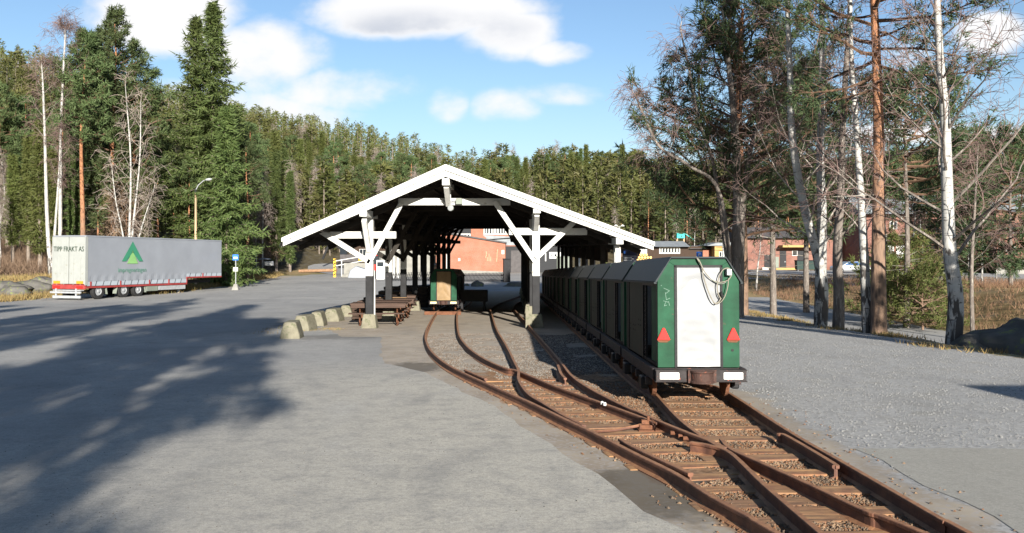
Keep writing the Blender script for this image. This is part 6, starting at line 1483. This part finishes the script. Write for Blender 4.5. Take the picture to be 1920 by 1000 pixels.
# playground slide on the slope
x, y = XY(1278, 150); z_ = CAMZ-(447-HY)/F*150
r = empty('playground_slide', (x, y, z_), 'turquoise playground tower with slide on the slope above the brown building', 'slide')
b = MB(); b.b2(-.9, .5, -.4, .4, 0, .9); b.build('tower', M['turq'], r, bevel=.03); b = MB(); b.bar((.4, 0, .9), (2.0, 0, -.2), .6, .12); b.build('slide_chute', M['turq'], r); b = MB()
for sx in (-.8, .4):
    for sy in (-.35, .35): b.b2(sx-.05, sx+.05, sy-.05, sy+.05, -2.5, 0)
b.build('legs', M['pole_wood'], r)
# stand-in hut added out of view on the right; its roof corner throws the triangular shadow
r = empty('shadow_hut', (11.2, .2, g(11.2, .2)), 'unseen stand-in hut added on the right to cast the triangular shadow', 'hut')
b = MB(); b.b2(-1.9, 1.7, -2.0, 1.2, 0, 2.75); b.build('wall', M['wall_brown'], r); b = MB(); b.b2(-2.05, 2.0, -2.2, 1.4, 2.76, 2.95); b.build('roof', M['roof_dark'], r)
# ================================================================ CAMERA, LIGHT, SKY
cam = bpy.data.cameras.new('camera'); co = bpy.data.objects.new('camera', cam); COL.objects.link(co)
co.location = (0, 0, CAMZ); co.rotation_euler = (PI/2, 0, 0); cam.sensor_width = 36; cam.sensor_fit = 'HORIZONTAL'
cam.lens = F/1920*36; cam.shift_y = -35/1920; cam.clip_start = .05; cam.clip_end = 4000; SC.camera = co
SUN_D = Vector((-.70, 3.42, -1.0)).normalized()      # direction the light travels
sl = bpy.data.lights.new('sun', 'SUN'); sl.energy = 5.0; sl.angle = math.radians(.53); sl.color = (1.0, .945, .86)
so = bpy.data.objects.new('sun', sl); COL.objects.link(so); so.rotation_euler = SUN_D.to_track_quat('-Z', 'Y').to_euler(); so.location = (8, -40, 20)
w = bpy.data.worlds.new('World'); SC.world = w; w.use_nodes = True
nt = w.node_tree; nn = nt.nodes; ll = nt.links; bg = nn['Background']
sky = nn.new('ShaderNodeTexSky'); sky.sky_type = 'NISHITA'; sky.sun_disc = False
sky.sun_elevation = math.asin(-SUN_D.z); sky.sun_rotation = math.atan2(-SUN_D.x, -SUN_D.y); sky.air_density = 1.0; sky.dust_density = .6; sky.ozone_density = 1.6
tc = nn.new('ShaderNodeTexCoord'); sp = nn.new('ShaderNodeSeparateXYZ'); ll.new(tc.outputs['Generated'], sp.inputs[0])
def wm(op, a, b=0.0, c=None):
    n = nn.new('ShaderNodeMath'); n.operation = op
    for i, v in enumerate((a, b) if c is None else (a, b, c)):
        if isinstance(v, bpy.types.NodeSocket): ll.new(v, n.inputs[i])
        else: n.inputs[i].default_value = v
    return n.outputs[0]
def wr(x, a, b, lo=0, hi=1):
    n = nn.new('ShaderNodeMapRange'); n.interpolation_type = 'SMOOTHSTEP'; ll.new(x, n.inputs[0])
    for i, v in enumerate((a, b, lo, hi)): n.inputs[i+1].default_value = v
    return n.outputs[0]
ysafe = wm('MAXIMUM', wm('ABSOLUTE', sp.outputs[1]), 0.05)
u = wm('DIVIDE', sp.outputs[0], ysafe); v = wm('DIVIDE', sp.outputs[2], ysafe)
cb = nn.new('ShaderNodeCombineXYZ'); ll.new(u, cb.inputs[0]); ll.new(v, cb.inputs[1]); ll.new(wm('SIGN', sp.outputs[1]), cb.inputs[2])
def wn_(scale, det, dist=0, sy=1.0):
    mp = nn.new('ShaderNodeMapping'); mp.inputs['Scale'].default_value = (1, sy, 1); ll.new(cb.outputs[0], mp.inputs[0])
    n = nn.new('ShaderNodeTexNoise'); n.inputs['Scale'].default_value = scale; n.inputs['Detail'].default_value = det; n.inputs['Distortion'].default_value = dist; n.inputs['Roughness'].default_value = .52
    ll.new(mp.outputs[0], n.inputs['Vector']); return n.outputs['Fac']
n1 = wn_(5.5, 9, .15, 1.6); n2 = wn_(22, 5, 0, 1.5)
def blob(px, py, rx, ry, s=1.0):
    cu = (px-960)/F; cv = (HY-py)/F
    a = wm('DIVIDE', wm('SUBTRACT', u, cu), rx/F); b_ = wm('DIVIDE', wm('SUBTRACT', v, cv), ry/F)
    d = wm('SQRT', wm('ADD', wm('MULTIPLY', a, a), wm('MULTIPLY', b_, b_)))
    return wm('MULTIPLY', wr(d, 1.0, 0.25), s)
blobs = [(300, 20, 230, 120, 1.25), (480, 110, 190, 110, 1.0), (620, 165, 230, 60, .75), (430, 200, 330, 90, .6), (800, 20, 330, 75, 1.3), (960, 60, 160, 70, 1.1), (1050, 95, 110, 40, .9), (700, 10, 140, 70, 1.0),
         (950, 200, 100, 50, .42), (840, 195, 60, 50, .38), (1060, 175, 150, 35, .40), (1170, 115, 80, 30, .35), (1860, 60, 110, 70, .95), (1650, 95, 160, 60, .45), (1700, 250, 220, 30, .8), (1880, 262, 160, 36, .95), (1300, 300, 260, 60, .3), (700, -260, 900, 190, .9), (1900, -200, 500, 150, .7), (-200, 0, 200, 160, .5)]
tot = None
for bb in blobs:
    q = blob(*bb); tot = q if tot is None else wm('MAXIMUM', tot, q)
dens = wm('ADD', tot, wm('MULTIPLY', wm('SUBTRACT', n1, .5), 2.6)); dens = wm('ADD', dens, wm('MULTIPLY', wm('SUBTRACT', n2, .5), .7))
mask = wr(dens, .18, .95)
mask = wm('MULTIPLY', mask, wr(tot, .02, .25))
thin = wr(v, .02, .24, .34, .0)                 # pale veil near the horizon
grey = wm('ADD', blob(800, 58, 280, 55, .75), blob(420, 175, 160, 60, .2))
grey = wm('MULTIPLY', wm('MULTIPLY', grey, wr(n1, .35, .6)), wr(dens, .6, 1.2))
STR = .050
def wmix(f, a, b):
    n = nn.new('ShaderNodeMix'); n.data_type = 'RGBA'; ll.new(f, n.inputs[0])
    for i, q in ((6, a), (7, b)):
        if isinstance(q, bpy.types.NodeSocket): ll.new(q, n.inputs[i])
        else: n.inputs[i].default_value = (*q, 1)
    return n.outputs[2]
ccol = wmix(grey, (7.4, 7.4, 7.5), (3.9, 4.3, 5.1))
sc_ = nn.new('ShaderNodeVectorMath'); sc_.operation = 'MULTIPLY'; ll.new(sky.outputs[0], sc_.inputs[0]); sc_.inputs[1].default_value = (.97, 1.07, 1.20)
s1 = wmix(thin, sc_.outputs[0], (4.4, 5.8, 7.0))
ll.new(wmix(mask, s1, ccol), bg.inputs[0]); bg.inputs[1].default_value = STR
SC.view_settings.view_transform = 'Standard'; SC.view_settings.look = 'None'; SC.view_settings.exposure = 1.45; SC.view_settings.gamma = 1
SC.view_settings.use_curve_mapping = False
SC.render.engine = 'CYCLES'; SC.render.resolution_x = 1920; SC.render.resolution_y = 1000
SC.cycles.max_bounces = 6; SC.cycles.diffuse_bounces = 3; SC.cycles.transparent_max_bounces = 8
